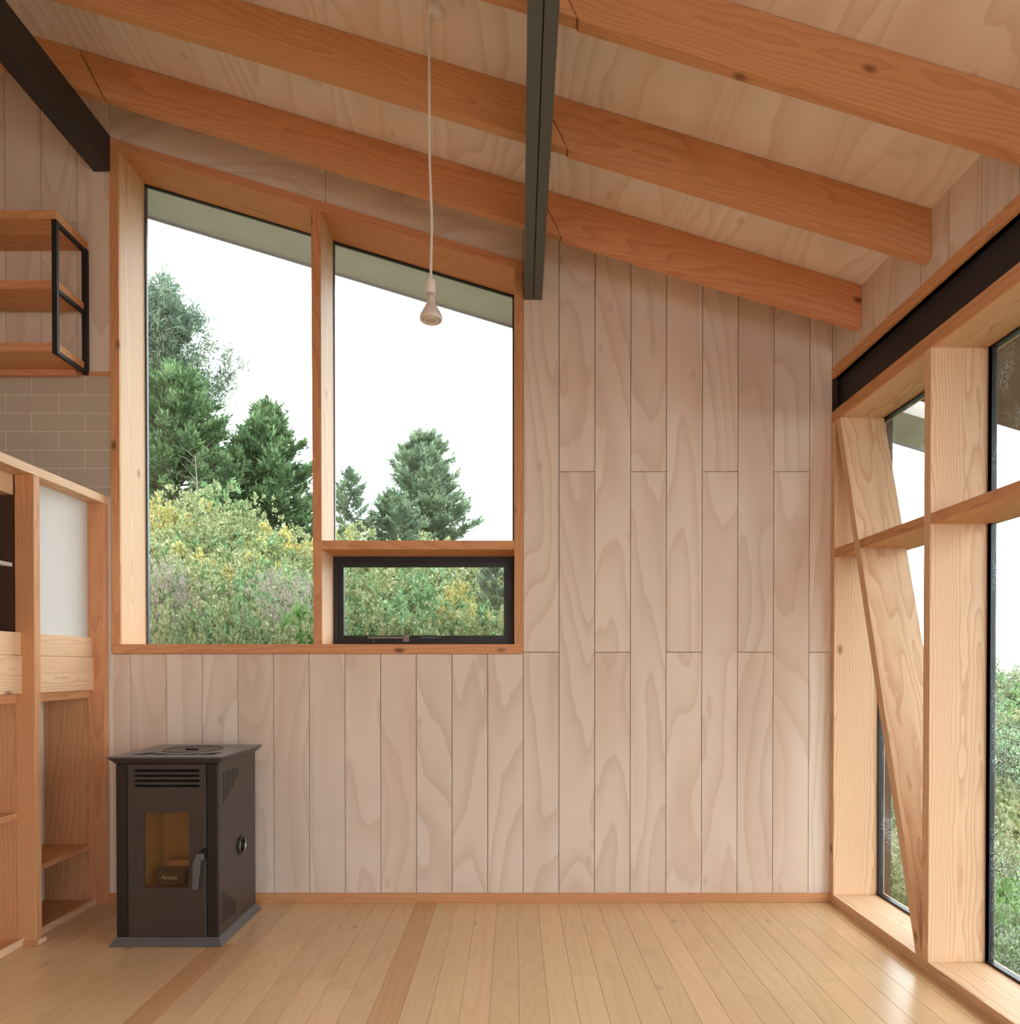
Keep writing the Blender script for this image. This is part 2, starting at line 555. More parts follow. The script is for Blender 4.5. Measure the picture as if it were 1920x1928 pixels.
# left of the window, above the tiles
ZT = wz(702)
cols_l = [wx(15 - PW * i) for i in range(14, -1, -1)] + [wx(82), wx(149.5), WL]
for i, (a, b) in enumerate(zip(cols_l, cols_l[1:])):
    zj = wz(418) if (i % 2 == (len(cols_l) - 3) % 2) else 9
    if zj < 9:
        plank(rect(a, b, ZT, zj))
        plank(clip(rect(a, b, zj, 9), SLOPE, 1, ZC0))
    else:
        plank(clip(rect(a, b, ZT, 9), SLOPE, 1, ZC0))
# tiles
box('grout_bed', XL, WL - 0.001, YW - 0.0017, YW + 0.0125, 0.0, wz(709), GROUT, wall_back)
TW, TH = 0.3125, 34.4 / 320
zt = wz(709)
row = 0
while zt - TH > 1.55:
    xj = wx(63 if row % 2 == 0 else 114)
    k0 = -6
    for k in range(-6, 3):
        a, b = xj + k * TW, xj + (k + 1) * TW
        a, b = max(a, XL), min(b, WL - 0.002)
        if b - a > 0.02:
            box('tile', a + 0.0016, b - 0.0016, YW - 0.003, YW + 0.006, zt - TH + 0.0016, zt - 0.0016, TILE, wall_back, 0.0012)
    zt -= TH
    row += 1

# ------------------------------------------------------------------ floor
floor = tag(box('floor', XL - 0.2, XG + 0.1, YB - 0.2, YW + 0.25, -0.25, -0.012, FLOOR), 'pale satin timber board floor', kind='structure')
FW = 0.1185
x = wx(548 / 3 + 640, 1697)
while x > -3.0: x -= FW
XF0 = x
rr = random.Random(3)
while x < XFRONT + 0.05:
    a, b = x, min(x + FW, XFRONT + 0.06)
    y = YW + 0.005
    first = True
    while y > 0.9:
        ln = rr.uniform(0.35, 2.6) if first else rr.uniform(1.6, 2.6)
        first = False
        ya = max(y - ln, 0.9)
        if a < -1.42 < b and y > 3.6: ya = 3.5            # joint where the brown board starts
        brown = (a < -1.42 < b and y < 3.55) or a < -0.47 < b
        box('plank', a + 0.0006, b - 0.0006, ya + 0.0006, y - 0.0006, -0.013, 0.0, FLOORD if brown else FLOOR, floor, 0.0005)
        y = ya
    x += FW
box('subfloor_finish', XL - 0.1, XF0, 0.9, YW, -0.013, 0.0, FLOOR, floor)
box('rear_finish', XL - 0.1, XFRONT + 0.06, YB, 0.9, -0.013, 0.0, FLOOR, floor)

# ------------------------------------------------------------------ ceiling, right wall, unseen walls
prism('ceiling', [(XL - 0.2, ceil_z(XL - 0.2)), (XR + 0.2, ceil_z(XR + 0.2)), (XR + 0.2, ceil_z(XR + 0.2) + 0.2), (XL - 0.2, ceil_z(XL - 0.2) + 0.2)],
      'y', YB - 0.2, YW + 0.25, CEIL)
ceiling = tag(bpy.data.objects['ceiling'], 'sloping limed plywood ceiling', kind='structure')

ZTR0, ZTR1 = onX(1563, 712, XFRONT).z, onX(1624.3, 640, XFRONT).z     # timber trim under the right wall boards
zt_a = EYE + 0.9315 * XFRONT
ZTRIM_TOP = onX(1624.3, 640, XFRONT).z
ZTRIM_BOT = ZTRIM_TOP - 0.058
ZST_BOT = EYE + 0.803 * XFRONT
ZHD_BOT = EYE + 0.768 * XFRONT
wall_right = tag(box('wall_right', XR + 0.0125, XR + 0.14, YB, YW + 0.012, ZTRIM_BOT, ceil_z(XR) + 0.05, GAP), 'limed plank strip above the right-hand glazing', kind='structure')
yj = onX(1733, 440, XR).y
pwr = onX(1686, 500, XR).y - yj
ys = [yj + pwr * i for i in range(-22, 8)]
for a, b in zip(ys, ys[1:]):
    a, b = max(a, YB), min(b, YW)
    if b - a > 0.01:
        box('plank', XR, XR + 0.013, a + 0.002, b - 0.002, ZTRIM_TOP - 0.01, ceil_z(XR) + 0.004, PLY['z'], wall_right)
trim1 = tag(box('trim_1', XFRONT, XR + 0.1, YB, YW - 0.001, ZTRIM_BOT, ZTRIM_TOP, FIR['y'], None, 0.002), 'fir trim above the black steel on the right', kind='structure')
tag(box('wall_left', XL - 0.15, XL, YB, YW + 0.012, -0.1, ceil_z(XL), PLY['z']), 'unlit plywood wall at the far left', kind='structure')
# rear wall: unseen opening at its right end, shaped to let sky light in
bm = bmesh.new()
add_prism(bm, clip(rect(XL, 0.1, -0.1, 9), SLOPE, 1, ZC0), 'y', YB - 0.15, YB)
add_prism(bm, clip(rect(0.1, XR, 3.25, 9), SLOPE, 1, ZC0), 'y', YB - 0.15, YB)
add_prism(bm, rect(0.1, XR, -0.1, 0.05), 'y', YB - 0.15, YB)
tag(link_bm('wall_rear', bm, PLY['z']), 'plywood wall behind the viewpoint with an unseen opening shaped for sky light', kind='structure')
tag(box('baseboard_back', wx(204), XFRONT, YW - 0.016, YW + 0.002, 0.0, BASE_T, FIR['x'], None, 0.0015), 'fir baseboard along the plank wall', kind='structure')
tag(box('trim_2', XL, WL - 0.002, YW - 0.012, YW + 0.004, wz(709), wz(701), FIR['x'], None, 0.001), 'thin fir strip along the top of the tiles', kind='structure')

# ------------------------------------------------------------------ back window
w1 = tag(empty('window_1', ((WL + WRT) / 2, YW, WB)), 'large fir-cased window with sloping head, mullion and black awning sash', kind='structure')
PF = YW - 0.012                                # casing stands a little proud
head_lo = lambda x: wtop(x) - 0.056
sill_t = wz(1213)
ML, MR = wx(588, 800), wx(605.5, 800)
box('jamb', WL, WL + CW, PF + 0.0145, YG + 0.03, sill_t, wtop(WL + CW) - 0.03, FIRP['z'], w1, 0.0015)  # same timber as its front edge; the paler tone paints daylight on it
box('shaded_edge', WL, WL + CW, PF, PF + 0.014, sill_t, wtop(WL + CW) - 0.03, FIR['z'], w1, 0.0015)  # thin strip whose darker tone paints shade on the jamb's front edge
prism('jamb', [(WRT - CW, sill_t), (WRT, sill_t), (WRT, wtop(WRT) - 0.02), (WRT - CW, wtop(WRT - CW) - 0.02)], 'y', PF, YG + 0.03, FIR['z'], w1, 0.0015)
o = prism('head', [(WL, head_lo(WL)), (WRT, head_lo(WRT)), (WRT, wtop(WRT)), (WL, wtop(WL))], 'y', PF - 0.001, YG + 0.03, FIR['x'], w1, 0.0015)
relocal(o, Matrix.Rotation(math.atan(SLOPE), 4, 'Y'))
box('sill', WL + 0.004, WRT, PF - 0.002, YG + 0.03, WB, sill_t, FIR['x'], w1, 0.0015)
# mullion leans a touch, as built
mpoly = [(wx(591, 1213), sill_t), (wx(607, 1213), sill_t), (wx(604, 395), head_lo(wx(604)) + 0.004), (wx(586, 395), head_lo(wx(586)) + 0.004)]
prism('mullion', mpoly, 'y', PF + 0.0155, YG + 0.03, FIRP['z'], w1, 0.0015)  # pale tone paints the daylight on the mullion's side
prism('shaded_edge', mpoly, 'y', PF + 0.001, PF + 0.015, FIR['z'], w1, 0.0015)  # dark strip added to paint shade on the mullion's front
TZ1, TZ0 = wz(1018), wz(1035)
box('transom', MR, WRT - CW + 0.002, PF + 0.003, YG + 0.03, TZ0, TZ1, FIR['x'], w1, 0.0015)
# panes
def pane(name, poly, y, parent, mat=GLASS):
    return prism(name, poly, 'y', y, y + 0.006, mat, parent)
pl = [(WL + CW, sill_t), (ML + 0.02, sill_t), (ML + 0.02, head_lo(ML)), (WL + CW, head_lo(WL + CW))]
pane('pane', pl, YG, w1)
pr = [(MR - 0.005, TZ1), (WRT - CW, TZ1), (WRT - CW, head_lo(WRT - CW)), (MR - 0.005, head_lo(MR))]
pane('pane', pr, YG, w1)
gz = 0.012
for poly in (pl, pr):
    for i in range(4):
        p, q = poly[i], poly[(i + 1) % 4]
        d = Vector((q[0] - p[0], q[1] - p[1])); n = Vector((-d.y, d.x)).normalized() * (0.012 if i != 0 else 0.004)
        prism('gasket', [p, q, (q[0] + n.x, q[1] + n.y), (p[0] + n.x, p[1] + n.y)], 'y', YG - 0.006, YG + 0.012, ALU if i == 2 else GREYALU, w1)
# awning sash
a0, a1 = onY(627, 1047, YG - 0.02), onY(967, 1211, YG - 0.02)
i0, i1 = onY(646.7, 1066.8, YG - 0.02), onY(948.5, 1196.5, YG - 0.02)
ax0, ax1, az1, az0 = a0.x - 0.004, WRT - CW + 0.001, a0.z + 0.004, sill_t + 0.001
bx0, bx1, bz1, bz0 = i0.x, i1.x, i0.z, i1.z
def frame_bm(x0, x1, z0, z1, u0, u1, v0, v1, y0, y1):
    bm = bmesh.new()
    add_prism(bm, [(x0, z0), (x1, z0), (u1, v0), (u0, v0)], 'y', y0, y1)
    add_prism(bm, [(x1, z0), (x1, z1), (u1, v1), (u1, v0)], 'y', y0, y1)
    add_prism(bm, [(x1, z1), (x0, z1), (u0, v1), (u1, v1)], 'y', y0, y1)
    add_prism(bm, [(x0, z1), (x0, z0), (u0, v0), (u0, v1)], 'y', y0, y1)
    return bm
mid = 0.55
link_bm('outer_frame', frame_bm(ax0, ax1, az0, az1, ax0 + (bx0 - ax0) * mid, ax1 + (bx1 - ax1) * mid, az0 + (bz0 - az0) * mid, az1 + (bz1 - az1) * mid, YG - 0.035, YG + 0.03), ALU, w1)
sash = link_bm('sash', frame_bm(ax0 + (bx0 - ax0) * mid, ax1 + (bx1 - ax1) * mid, az0 + (bz0 - az0) * mid, az1 + (bz1 - az1) * mid, bx0, bx1, bz0, bz1, YG - 0.02, YG + 0.02), ALU, w1)
pane('pane', rect(bx0 - 0.004, bx1 + 0.004, bz0 - 0.004, bz1 + 0.004), YG, sash)
hz = onY(740, 1203, YG - 0.045).z
h0, h1, h2, h3 = (onY(p, 1203, YG - 0.045).x for p in (694, 762, 793, 829))
bm = bmesh.new()
add_box(bm, h0, h1, YG - 0.07, YG - 0.055, hz + 0.002, hz + 0.014)
add_box(bm, h1 - 0.006, h1 + 0.028, YG - 0.07, YG - 0.03, hz - 0.018, hz + 0.022)
link_bm('handle', bm, METAL, sash)
bm = bmesh.new()
add_box(bm, h0 + 0.028, h0 + 0.036, YG - 0.062, YG - 0.034, hz - 0.02, hz + 0.004)
add_box(bm, h2, h3, YG - 0.05, YG - 0.034, hz + 0.004, hz + 0.012)
add_box(bm, h3 - 0.008, h3, YG - 0.05, YG - 0.034, hz + 0.004, hz + 0.026)
link_bm('stay', bm, GREYALU, sash)

# ------------------------------------------------------------------ right-hand glazed wall
w2 = tag(empty('window_2', (XFRONT, YW, 0)), 'floor-height fir-framed glazing with a slanting brace on the right', kind='structure')
ST = EYE - 0.712 * XFRONT
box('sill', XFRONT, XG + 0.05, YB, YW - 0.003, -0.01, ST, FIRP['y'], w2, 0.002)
box('header', XFRONT + 0.0145, XG + 0.05, YB, YW - 0.003, ZHD_BOT, ZST_BOT, FIRP['y'], w2, 0.002)  # paler tone paints light from the glass on the underside
box('shaded_edge', XFRONT, XFRONT + 0.014, YB, YW - 0.003, ZHD_BOT, ZST_BOT, FIR['y'], w2, 0.002)  # darker strip stands in for shade along the header's front
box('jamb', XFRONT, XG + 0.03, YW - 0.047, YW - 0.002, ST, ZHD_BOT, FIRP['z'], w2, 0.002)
RZ1, RZ0 = EYE + 0.371 * XFRONT, EYE + 0.345 * XFRONT
yp = onX(1750, 1200, XFRONT).y
posts = [yp - 0.94 * i for i in range(0, 8)]
for y in posts:
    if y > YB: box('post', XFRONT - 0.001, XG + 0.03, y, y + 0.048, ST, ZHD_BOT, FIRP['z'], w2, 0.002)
edges = [YW - 0.047] + posts
for i in range(7):
    yb, ya = edges[i], edges[i + 1] + 0.048
    if ya < YB: break
    box('rail', XFRONT + 0.002, XG + 0.03, ya, yb, RZ0, RZ1, FIR['y'], w2, 0.0015)
    prism('pane', rect(ya, yb, ST, ZHD_BOT), 'x', XG, XG + 0.006, WETGLASS, w2)
    bm = bmesh.new()
    for (u0, u1, v0, v1) in ((ya, yb, ST, ST + 0.012), (ya, yb, ZHD_BOT - 0.012, ZHD_BOT), (yb - 0.012, yb, ST, ZHD_BOT)):
        add_box(bm, XG - 0.012, XG + 0.02, u0, u1, v0, v1)
    add_box(bm, XG - 0.002, XG + 0.024, ya, ya + 0.03, ST, ZHD_BOT)
    link_bm('glazing_frame', bm, ALU, w2)
    box('glazing_bead', XG - 0.012, XG - 0.004, edges[i + 1] - 0.012, edges[i + 1] - 0.002, ST, ZHD_BOT, GREYALU, w2)
# slanting brace in the first bay
by_top0, by_top1 = YW - 0.052, YW - 0.052 - 0.055
by_bot0, by_bot1 = posts[0] + 0.048 + 0.052, posts[0] + 0.048
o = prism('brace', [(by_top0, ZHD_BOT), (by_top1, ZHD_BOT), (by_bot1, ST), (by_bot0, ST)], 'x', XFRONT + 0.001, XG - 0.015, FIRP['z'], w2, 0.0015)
ang = math.atan2(by_top0 - by_bot0, ZHD_BOT - ST)
relocal(o, Matrix.Rotation(-ang, 4, 'X'))

# ------------------------------------------------------------------ steel beams
def skew_beam(name, x0, x1, zb, h, label, mat, groove):
    t = thing(name, label, 'steel beam', ((x0 + x1) / 2, YW - 0.3, zb))
    sh = -0.016
    ye, yn = YW - 0.003, 0.2
    dx = sh * (ye - yn) / (ye - 2.27)
    gw = 0.0022
    parts = [(x0, (x0 + x1) / 2 - gw), ((x0 + x1) / 2 + gw, x1)] if groove else [(x0, x1)]
    for a, b in parts:
        bm = bmesh.new()
        vs_ = [bm.verts.new(p) for p in ((a, ye, zb), (b, ye, zb), (b, ye, zb + h - SLOPE * (b - x0)), (a, ye, zb + h - SLOPE * (a - x0)),
                                         (a + dx, yn, zb), (b + dx, yn, zb), (b + dx, yn, zb + h - SLOPE * (b - x0)), (a + dx, yn, zb + h - SLOPE * (a - x0)))]
        for f in ((0, 1, 2, 3), (4, 7, 6, 5), (0, 4, 5, 1), (1, 5, 6, 2), (2, 6, 7, 3), (3, 7, 4, 0)):
            bm.faces.new([vs_[i] for i in f])
        bevel(bm, 0.0015)
        link_bm('channel', bm, mat, t)
    if groove:
        m_ = (x0 + x1) / 2
        bm = bmesh.new()
        vs_ = [bm.verts.new(p) for p in ((m_ - gw, ye - 0.001, zb + 0.012), (m_ + gw, ye - 0.001, zb + 0.012), (m_ + gw + dx, yn, zb + 0.012), (m_ - gw + dx, yn, zb + 0.012))]
        bm.faces.new(vs_)
        r = bmesh.ops.extrude_face_region(bm, geom=list(bm.faces))
        bmesh.ops.translate(bm, vec=(0, 0, 0.1), verts=[g for g in r['geom'] if isinstance(g, bmesh.types.BMVert)])
        link_bm('seam', bm, BLACK, t)
    return t


CB0, CB1 = wx(987, 565), wx(1020, 565)
CBZ = wz(565)
skew_beam('steel_beam', CB0, CB1, CBZ, ceil_z(CB0) - RD - CBZ, 'dark grey steel double beam running overhead beside the pendant lamp', STEEL, True)
LB0, LB1 = wx(177, 324), wx(209.5, 324)
LBZ = wz(324)
skew_beam('steel_beam', LB0, LB1, LBZ, ceil_z(LB0) - RD - LBZ, 'black steel beam overhead at the left corner of the big window', SOOT, False)
XS = XFRONT + 0.042
t = thing('steel_beam', 'black steel beam above the right-hand glazing', 'steel beam', (XS, YW - 1, ZST_BOT))
box('web', XS, XS + 0.02, YB, YW - 0.004, ZST_BOT, ZTRIM_BOT, BLACK, t)
box('flange', XS + 0.001, XS + 0.1, YB, YW - 0.004, ZST_BOT + 0.0005, ZST_BOT + 0.012, BLACK, t)
box('flange', XS + 0.001, XS + 0.1, YB, YW - 0.004, ZTRIM_BOT - 0.012, ZTRIM_BOT - 0.0005, BLACK, t)

# ------------------------------------------------------------------ rafters
def rafter(y, xa, xb, cut_a, cut_b, label, drop=0.0):
    """cut: horizontal lean of the end cut (top relative to bottom)."""
    ta = lambda x: ceil_z(x) - 0.001
    lo = lambda x: ceil_z(x) - RD - drop
    poly = [(xa, lo(xa)), (xb, lo(xb)), (xb + cut_b, ta(xb + cut_b)), (xa + cut_a, ta(xa + cut_a))]
    o = prism('rafter', poly, 'y', y, y + RT, FIR['x'], None, 0.0018)
    relocal(o, Matrix.Rotation(math.atan(SLOPE), 4, 'Y'))
    return tag(o, label, 'rafter', 'sloping roof rafters')


names = ['closest to the window wall', 'second from the window wall', 'nearest the viewer']
for k, y in enumerate(YR):
    jx = CB1 + 0.085 - 0.012 * k
    jl = LB1 + 0.16
    if k == 0:
        rafter(y, XL, jl - 0.006, 0, -0.13, 'fir rafter crossing the black corner beam to a wedge-cut end')
        xa, ca = jl, -0.13
    else:
        xa, ca = XL, 0
    rafter(y, xa, jx, ca, -0.13, 'fir rafter left of the grey steel beam, %s' % names[k])
    rafter(y, jx + 0.007, XR - 0.001, -0.13, 0, 'fir rafter right of the grey steel beam, %s' % names[k], 0.008)

# ------------------------------------------------------------------ eaves outside
zs = lambda x: head_lo(0) - SLOPE * x + 0.01
YE = 4.82
o = prism('roof_soffit', [(XL - 0.6, zs(XL - 0.6)), (2.9, zs(2.9)), (2.9, zs(2.9) + 0.12), (XL - 0.6, zs(XL - 0.6) + 0.12)], 'y', YW + 0.295, YE, SOFFIT)
tag(o, 'olive soffit of the roof overhang outside the big window', kind='structure')
prism('drip_edge', [(XL - 0.6, zs(XL - 0.6) - 0.012), (2.9, zs(2.9) - 0.012), (2.9, zs(2.9) + 0.15), (XL - 0.6, zs(XL - 0.6) + 0.15)], 'y', YE, YE + 0.02, DRIP, o)
ze = lambda x: ceil_z(x) - 0.25
o = prism('eave_soffit', [(XR + 0.22, ze(XR + 0.22)), (3.1, ze(3.1)), (3.1, ze(3.1) + 0.12), (XR + 0.22, ze(XR + 0.22) + 0.12)], 'y', YB - 0.3, 4.28, BSOFFIT)
tag(o, 'brown soffit of the side eave outside the right-hand glazing', kind='structure')

tag(box('bounce_deck', -1.5, 4.5, YB - 6.0, YB - 0.2, -0.3, -0.05, FIRP['x']), 'pale timber deck added out of view to bounce sky light indoors', kind='structure')  # unseen deck added as a reflector, throwing sky light onto the ceiling

# ------------------------------------------------------------------ kitchen partition
XP, XPB = -2.378, -2.473
kp = thing('kitchen_partition', 'open fir stud partition with white back panels beside the stove', 'partition', (XPB, 3.5, 0))
PT0, PT1 = EYE + 0.402 * 2.378, EYE + 0.421 * 2.378
YN = 2.2
box('top_rail', XPB - 0.02, XP, YN, YW - 0.001, PT0, PT1, FIRP['y'], kp, 0.002)
ystud = [4.072, onX(65, 1300, XP).y]
ystud.append(2 * ystud[1] - ystud[0])
for y in ystud:
    s = box('stud', XPB, XP, y, y + 0.047, 0.0, PT0, FIR['z'], kp, 0.002)
yst = ystud + [YN]
for i in range(2):
    yb, ya = ystud[i], ystud[i + 1] + 0.047
    if i == 0:
        box('back_panel', XPB - 0.02, XPB, ya, yb + 0.02, 1.545, PT0, WHITEP, kp)
    else:
        box('cupboard_back', XPB - 0.30, XPB - 0.28, ya - 0.4, yb + 0.02, 1.5, PT0, DARKW, kp)
        box('cupboard_side', XPB - 0.30, XPB - 0.005, yb + 0.0, yb + 0.02, 1.45, PT0, DARKW, kp)
        for z in (1.545, 1.90):
            box('cupboard_shelf', XPB - 0.28, XPB - 0.012, ya, yb, z - 0.018, z, WHITEP, kp)
        box('cupboard_head', XPB - 0.28, XPB - 0.005, ya, yb, PT0 - 0.10, PT0 - 0.001, FIRP['y'], kp)
    box('backing_strip', XPB, XPB + 0.028, ya - 0.001, yb + 0.028, 1.443, 1.556, PALEP, kp, 0.001)
    box('rail', XPB, XPB + 0.033, ya - 0.001, yb + 0.028, 1.252, 1.441, FIRP['y'], kp, 0.001)
    box('lower_rail', XPB - 0.01, XPB + 0.006, ya, yb + 0.003, 1.205, 1.25, FIR['y'], kp, 0.001)
    # cubby under the rail
    xin = XPB - 0.26
    box('cubby_side', xin, XPB - 0.001, yb + 0.002, yb + 0.022, 0.02, 1.24, FIR['z'], kp)
    box('cubby_back', xin - 0.02, xin, ya - 0.05, yb + 0.02, 0.02, 1.24, WHITEP, kp)
    sz = (0.352, 0.66)[i]
    box('cubby_shelf', xin, XPB + 0.004, ya - 0.02, yb + 0.001, sz - 0.03, sz, FIR['y'], kp, 0.001)
    box('bottom_plate', xin, XPB + 0.02, ya - 0.02, yb + 0.003, 0.0, 0.028, FIR['y'], kp, 0.002)
    box('skirting_lip', XPB + 0.021, XPB + 0.036, ya - 0.02, yb + 0.003, 0.0, 0.036, FIRP['y'], kp, 0.001)
box('skirting_block', XP + 0.001, XP + 0.014, ystud[1], ystud[1] + 0.06, 0.0, 0.022, FIRP['y'], kp, 0.001)
box('skirting_block', XPB + 0.01, XP + 0.012, ystud[1] - 0.013, ystud[1] - 0.001, 0.0, 0.022, FIR['x'], kp, 0.001)
box('end_strip', WL - 0.018 - 0.03, WL - 0.002 - 0.0, YW - 0.008, YW - 0.001, 1.3, PT1, WHITEP, kp)

# ------------------------------------------------------------------ wall shelf over the tiles
ws = thing('wall_shelf', 'three fir shelves on a black metal bracket above the tiles', 'shelf', (-2.6, 4.0, 3.08))
XB = -2.49
YN1, YN0 = 3.83, 3.852
ZB0, ZB1 = 3.092, 3.818
bk = box('bracket_post', XB - 0.022, XB + 0.006, YN1, YN0, ZB0, ZB1, BLACK, ws, 0.001)
box('bracket_post', XB - 0.022, XB + 0.006, YW - 0.03, YW - 0.004, ZB0 - 0.004, ZB1, BLACK, ws, 0.001)
zm = onX(112, 545, XB).z
for z in (ZB0, zm - 0.022, ZB1 - 0.022):
    box('bracket_bar', XB - 0.018, XB + 0.002, YN0, YW - 0.03, z, z + 0.022, BLACK, ws, 0.001)
for z, xe in ((ZB0 + 0.0225, XB - 0.006), (zm + 0.0005, XB - 0.006), (ZB1 + 0.0005, XB + 0.004)):
    s = tag(empty('shelf', (XB - 0.8, 4.0, z)))
    attach(s, ws); s.location = (XB - 0.8, 4.0, z)
    n = YN1 - 0.004 if z > ZB1 else YN0 + 0.002
    box('board', XL + 0.002, xe, n, 3.97, z, z + 0.046, FIR['x'], s, 0.0015)
    box('board', XL + 0.002, xe - 0.002, 3.972, YW - 0.03 if z < ZB1 else YW - 0.002, z, z + 0.046, FIR['x'], s, 0.0015)
box('wall_cleat', XL + 0.002, XB - 0.05, YW - 0.045, YW - 0.014, wz(712), ZB0 + 0.021, FIR['x'], ws, 0.001)

# ------------------------------------------------------------------ pellet stove
SX0, SX1, SY0, SY1 = -1.974, -1.468, 3.475, 3.975
st = thing('pellet_stove', 'dark brown pellet stove with glazed door standing on the floorboards', 'stove', ((SX0 + SX1) / 2, 3.72, 0))


def flare(name, z0, z1, e0, e1, mat, parent):
    bm = bmesh.new()
    vs_ = []
    for z, e in ((z0, e0), (z1, e1)):
        vs_.append([bm.verts.new(p) for p in ((SX0 - e, SY0 - e, z), (SX1 + e, SY0 - e, z), (SX1 + e, SY1 + e, z), (SX0 - e, SY1 + e, z))])
    bm.faces.new(vs_[0]); bm.faces.new(vs_[1])
    for i in range(4):
        bm.faces.new((vs_[0][i], vs_[0][(i + 1) % 4], vs_[1][(i + 1) % 4], vs_[1][i]))
    bevel(bm, 0.001)
    return link_bm(name, bm, mat, parent)


ZTOP = 0.942
flare('base', 0.002, 0.042, 0.026, 0.002, STOVET, st)
# body: side, back, bottom and top sheets around a hollow firebox
DX0, DX1 = -1.912, -1.530                       # door
bm = bmesh.new()
add_box(bm, SX1 - 0.02, SX1, SY0 + 0.012, SY1, 0.042, 0.905)
add_box(bm, SX0, SX0 + 0.02, SY0 + 0.012, SY1, 0.042, 0.905)
add_box(bm, SX0 + 0.02, SX1 - 0.02, SY1 - 0.02, SY1, 0.042, 0.905)
add_box(bm, SX0 + 0.02, SX1 - 0.02, SY0 + 0.06, SY1 - 0.02, 0.042, 0.06)
add_box(bm, SX0 + 0.02, SX1 - 0.02, SY0 + 0.06, SY1 - 0.02, 0.89, 0.905)
link_bm('body', bm, STOVE, st)
for a, b in ((SX0, DX0 - 0.006), (DX1 + 0.006, SX1)):
    p = box('pillar', a, b, SY0 - 0.002, SY0 + 0.0115, 0.042, 0.904, STOVED, st, 0.003)
top = flare('top_plate', 0.906, 0.934, 0.003, 0.028, STOVE, st)
bm = bmesh.new()
add_box(bm, SX0 - 0.028, SX1 + 0.028, SY0 - 0.028, SY1 + 0.028, 0.934, ZTOP)
bevel(bm, 0.0015)
lid = link_bm('lid', bm, STOVET, st)
tz0, tz1 = ZTOP, ZTOP + 0.0012
W0, W1 = SX0 + 0.06, SX1 - 0.06
prism('top_vent', [(W0 - 0.02, SY0 + 0.05), (W0 + 0.05, SY0 + 0.05), (W0 + 0.09, SY0 + 0.13), (W0 + 0.04, SY0 + 0.14)], 'z', tz0, tz1, HOLE, lid)
arc = [(W0 + 0.11 + 0.2 * i / 10, SY0 + 0.115 - 0.045 * math.sin(math.pi * i / 10)) for i in range(11)]
prism('top_vent', [(W0 + 0.08, SY0 + 0.05), (W1 - 0.075, SY0 + 0.05), (W1 - 0.075, SY0 + 0.1)] + arc[::-1], 'z', tz0, tz1, HOLE, lid)
prism('top_vent', [(W1 - 0.06, SY0 + 0.05), (W1 + 0.015, SY0 + 0.05), (W1 + 0.02, SY0 + 0.15), (W1 - 0.06, SY0 + 0.1)], 'z', tz0, tz1, HOLE, lid)
for r0, nm in ((0.15, 'hopper_rim'),):
    lathe(nm, [(r0, 0), (r0, 0.003), (r0 - 0.004, 0.003), (r0 - 0.004, 0.0005)], STOVE, lid, 40, ((SX0 + SX1) / 2, SY0 + 0.29, ZTOP), smooth=False)
box('hopper_handle', (SX0 + SX1) / 2 - 0.03, (SX0 + SX1) / 2 + 0.03, SY0 + 0.26, SY0 + 0.285, ZTOP + 0.0002, ZTOP + 0.008, STOVED, lid, 0.002)
# door with real openings
dy0, dy1 = SY0 - 0.006, SY0 + 0.012
DZ0, DZ1 = 0.046, 0.902
g0, g1 = onY(269.3, 1530, dy0), onY(355.4, 1670.8, dy0)
GX0, GX1, GZ0, GZ1 = g0.x, g1.x, g1.z, g0.z
v0, v1 = onY(253, 1448.6, dy0), onY(375.4, 1482, dy0)
VX0, VX1 = v0.x, v1.x
slots = [(onY(300, 1380 + a / 4.59, dy0).z, onY(300, 1380 + b / 4.59, dy0).z) for a, b in ((338, 315), (380, 360), (424, 403), (468, 447))]
slots.sort()
bm = bmesh.new()
add_box(bm, DX0, DX1, dy0, dy1, DZ0, GZ0)
add_box(bm, DX0, GX0, dy0, dy1, GZ0, GZ1)
add_box(bm, GX1, DX1, dy0, dy1, GZ0, GZ1)
zprev = GZ1
for a, b in slots:
    add_box(bm, DX0, DX1, dy0, dy1, zprev, a)
    add_box(bm, DX0, VX0, dy0, dy1, a, b)
    add_box(bm, VX1, DX1, dy0, dy1, a, b)
    zprev = b
add_box(bm, DX0, DX1, dy0, dy1, zprev, DZ1)
bmesh.ops.remove_doubles(bm, verts=bm.verts, dist=1e-5)
door = link_bm('door', bm, STOVE, st)
box('vent_duct', VX0 - 0.01, VX1 + 0.01, dy1 + 0.01, dy1 + 0.05, slots[0][0] - 0.01, slots[-1][1] + 0.01, HOLE, door)
prism('door_edge', [(DX1, DZ0), (DX1 + 0.003, DZ0), (DX1 + 0.003, DZ1), (DX1, DZ1)], 'y', dy0 + 0.001, dy1, GREYALU, door)
pane('door_glass', rect(GX0 - 0.005, GX1 + 0.005, GZ0 - 0.005, GZ1 + 0.005), dy1 - 0.004, door, STOVEGLASS)
# handle
hx0, hx1 = onY(362, 1610, dy0).x, onY(386, 1610, dy0).x
hz1, hz0 = onY(374, 1605.5, dy0).z, onY(374, 1673, dy0).z
prism('handle', [(hx0 + 0.03, hz1), (hx1, hz1), (hx1, hz1 - 0.03), (hx0 + 0.045, hz1 - 0.035), (hx0 + 0.034, hz0), (hx0 + 0.006, hz0), (hx0 + 0.010, hz1 - 0.05)],
      'y', dy0 - 0.022, dy0 - 0.008, STOVET, door, 0.002)
box('latch', hx1 - 0.012, hx1 + 0.004, dy0 - 0.01, dy0 + 0.012, hz1 - 0.03, hz1 + 0.022, HOLE, door)
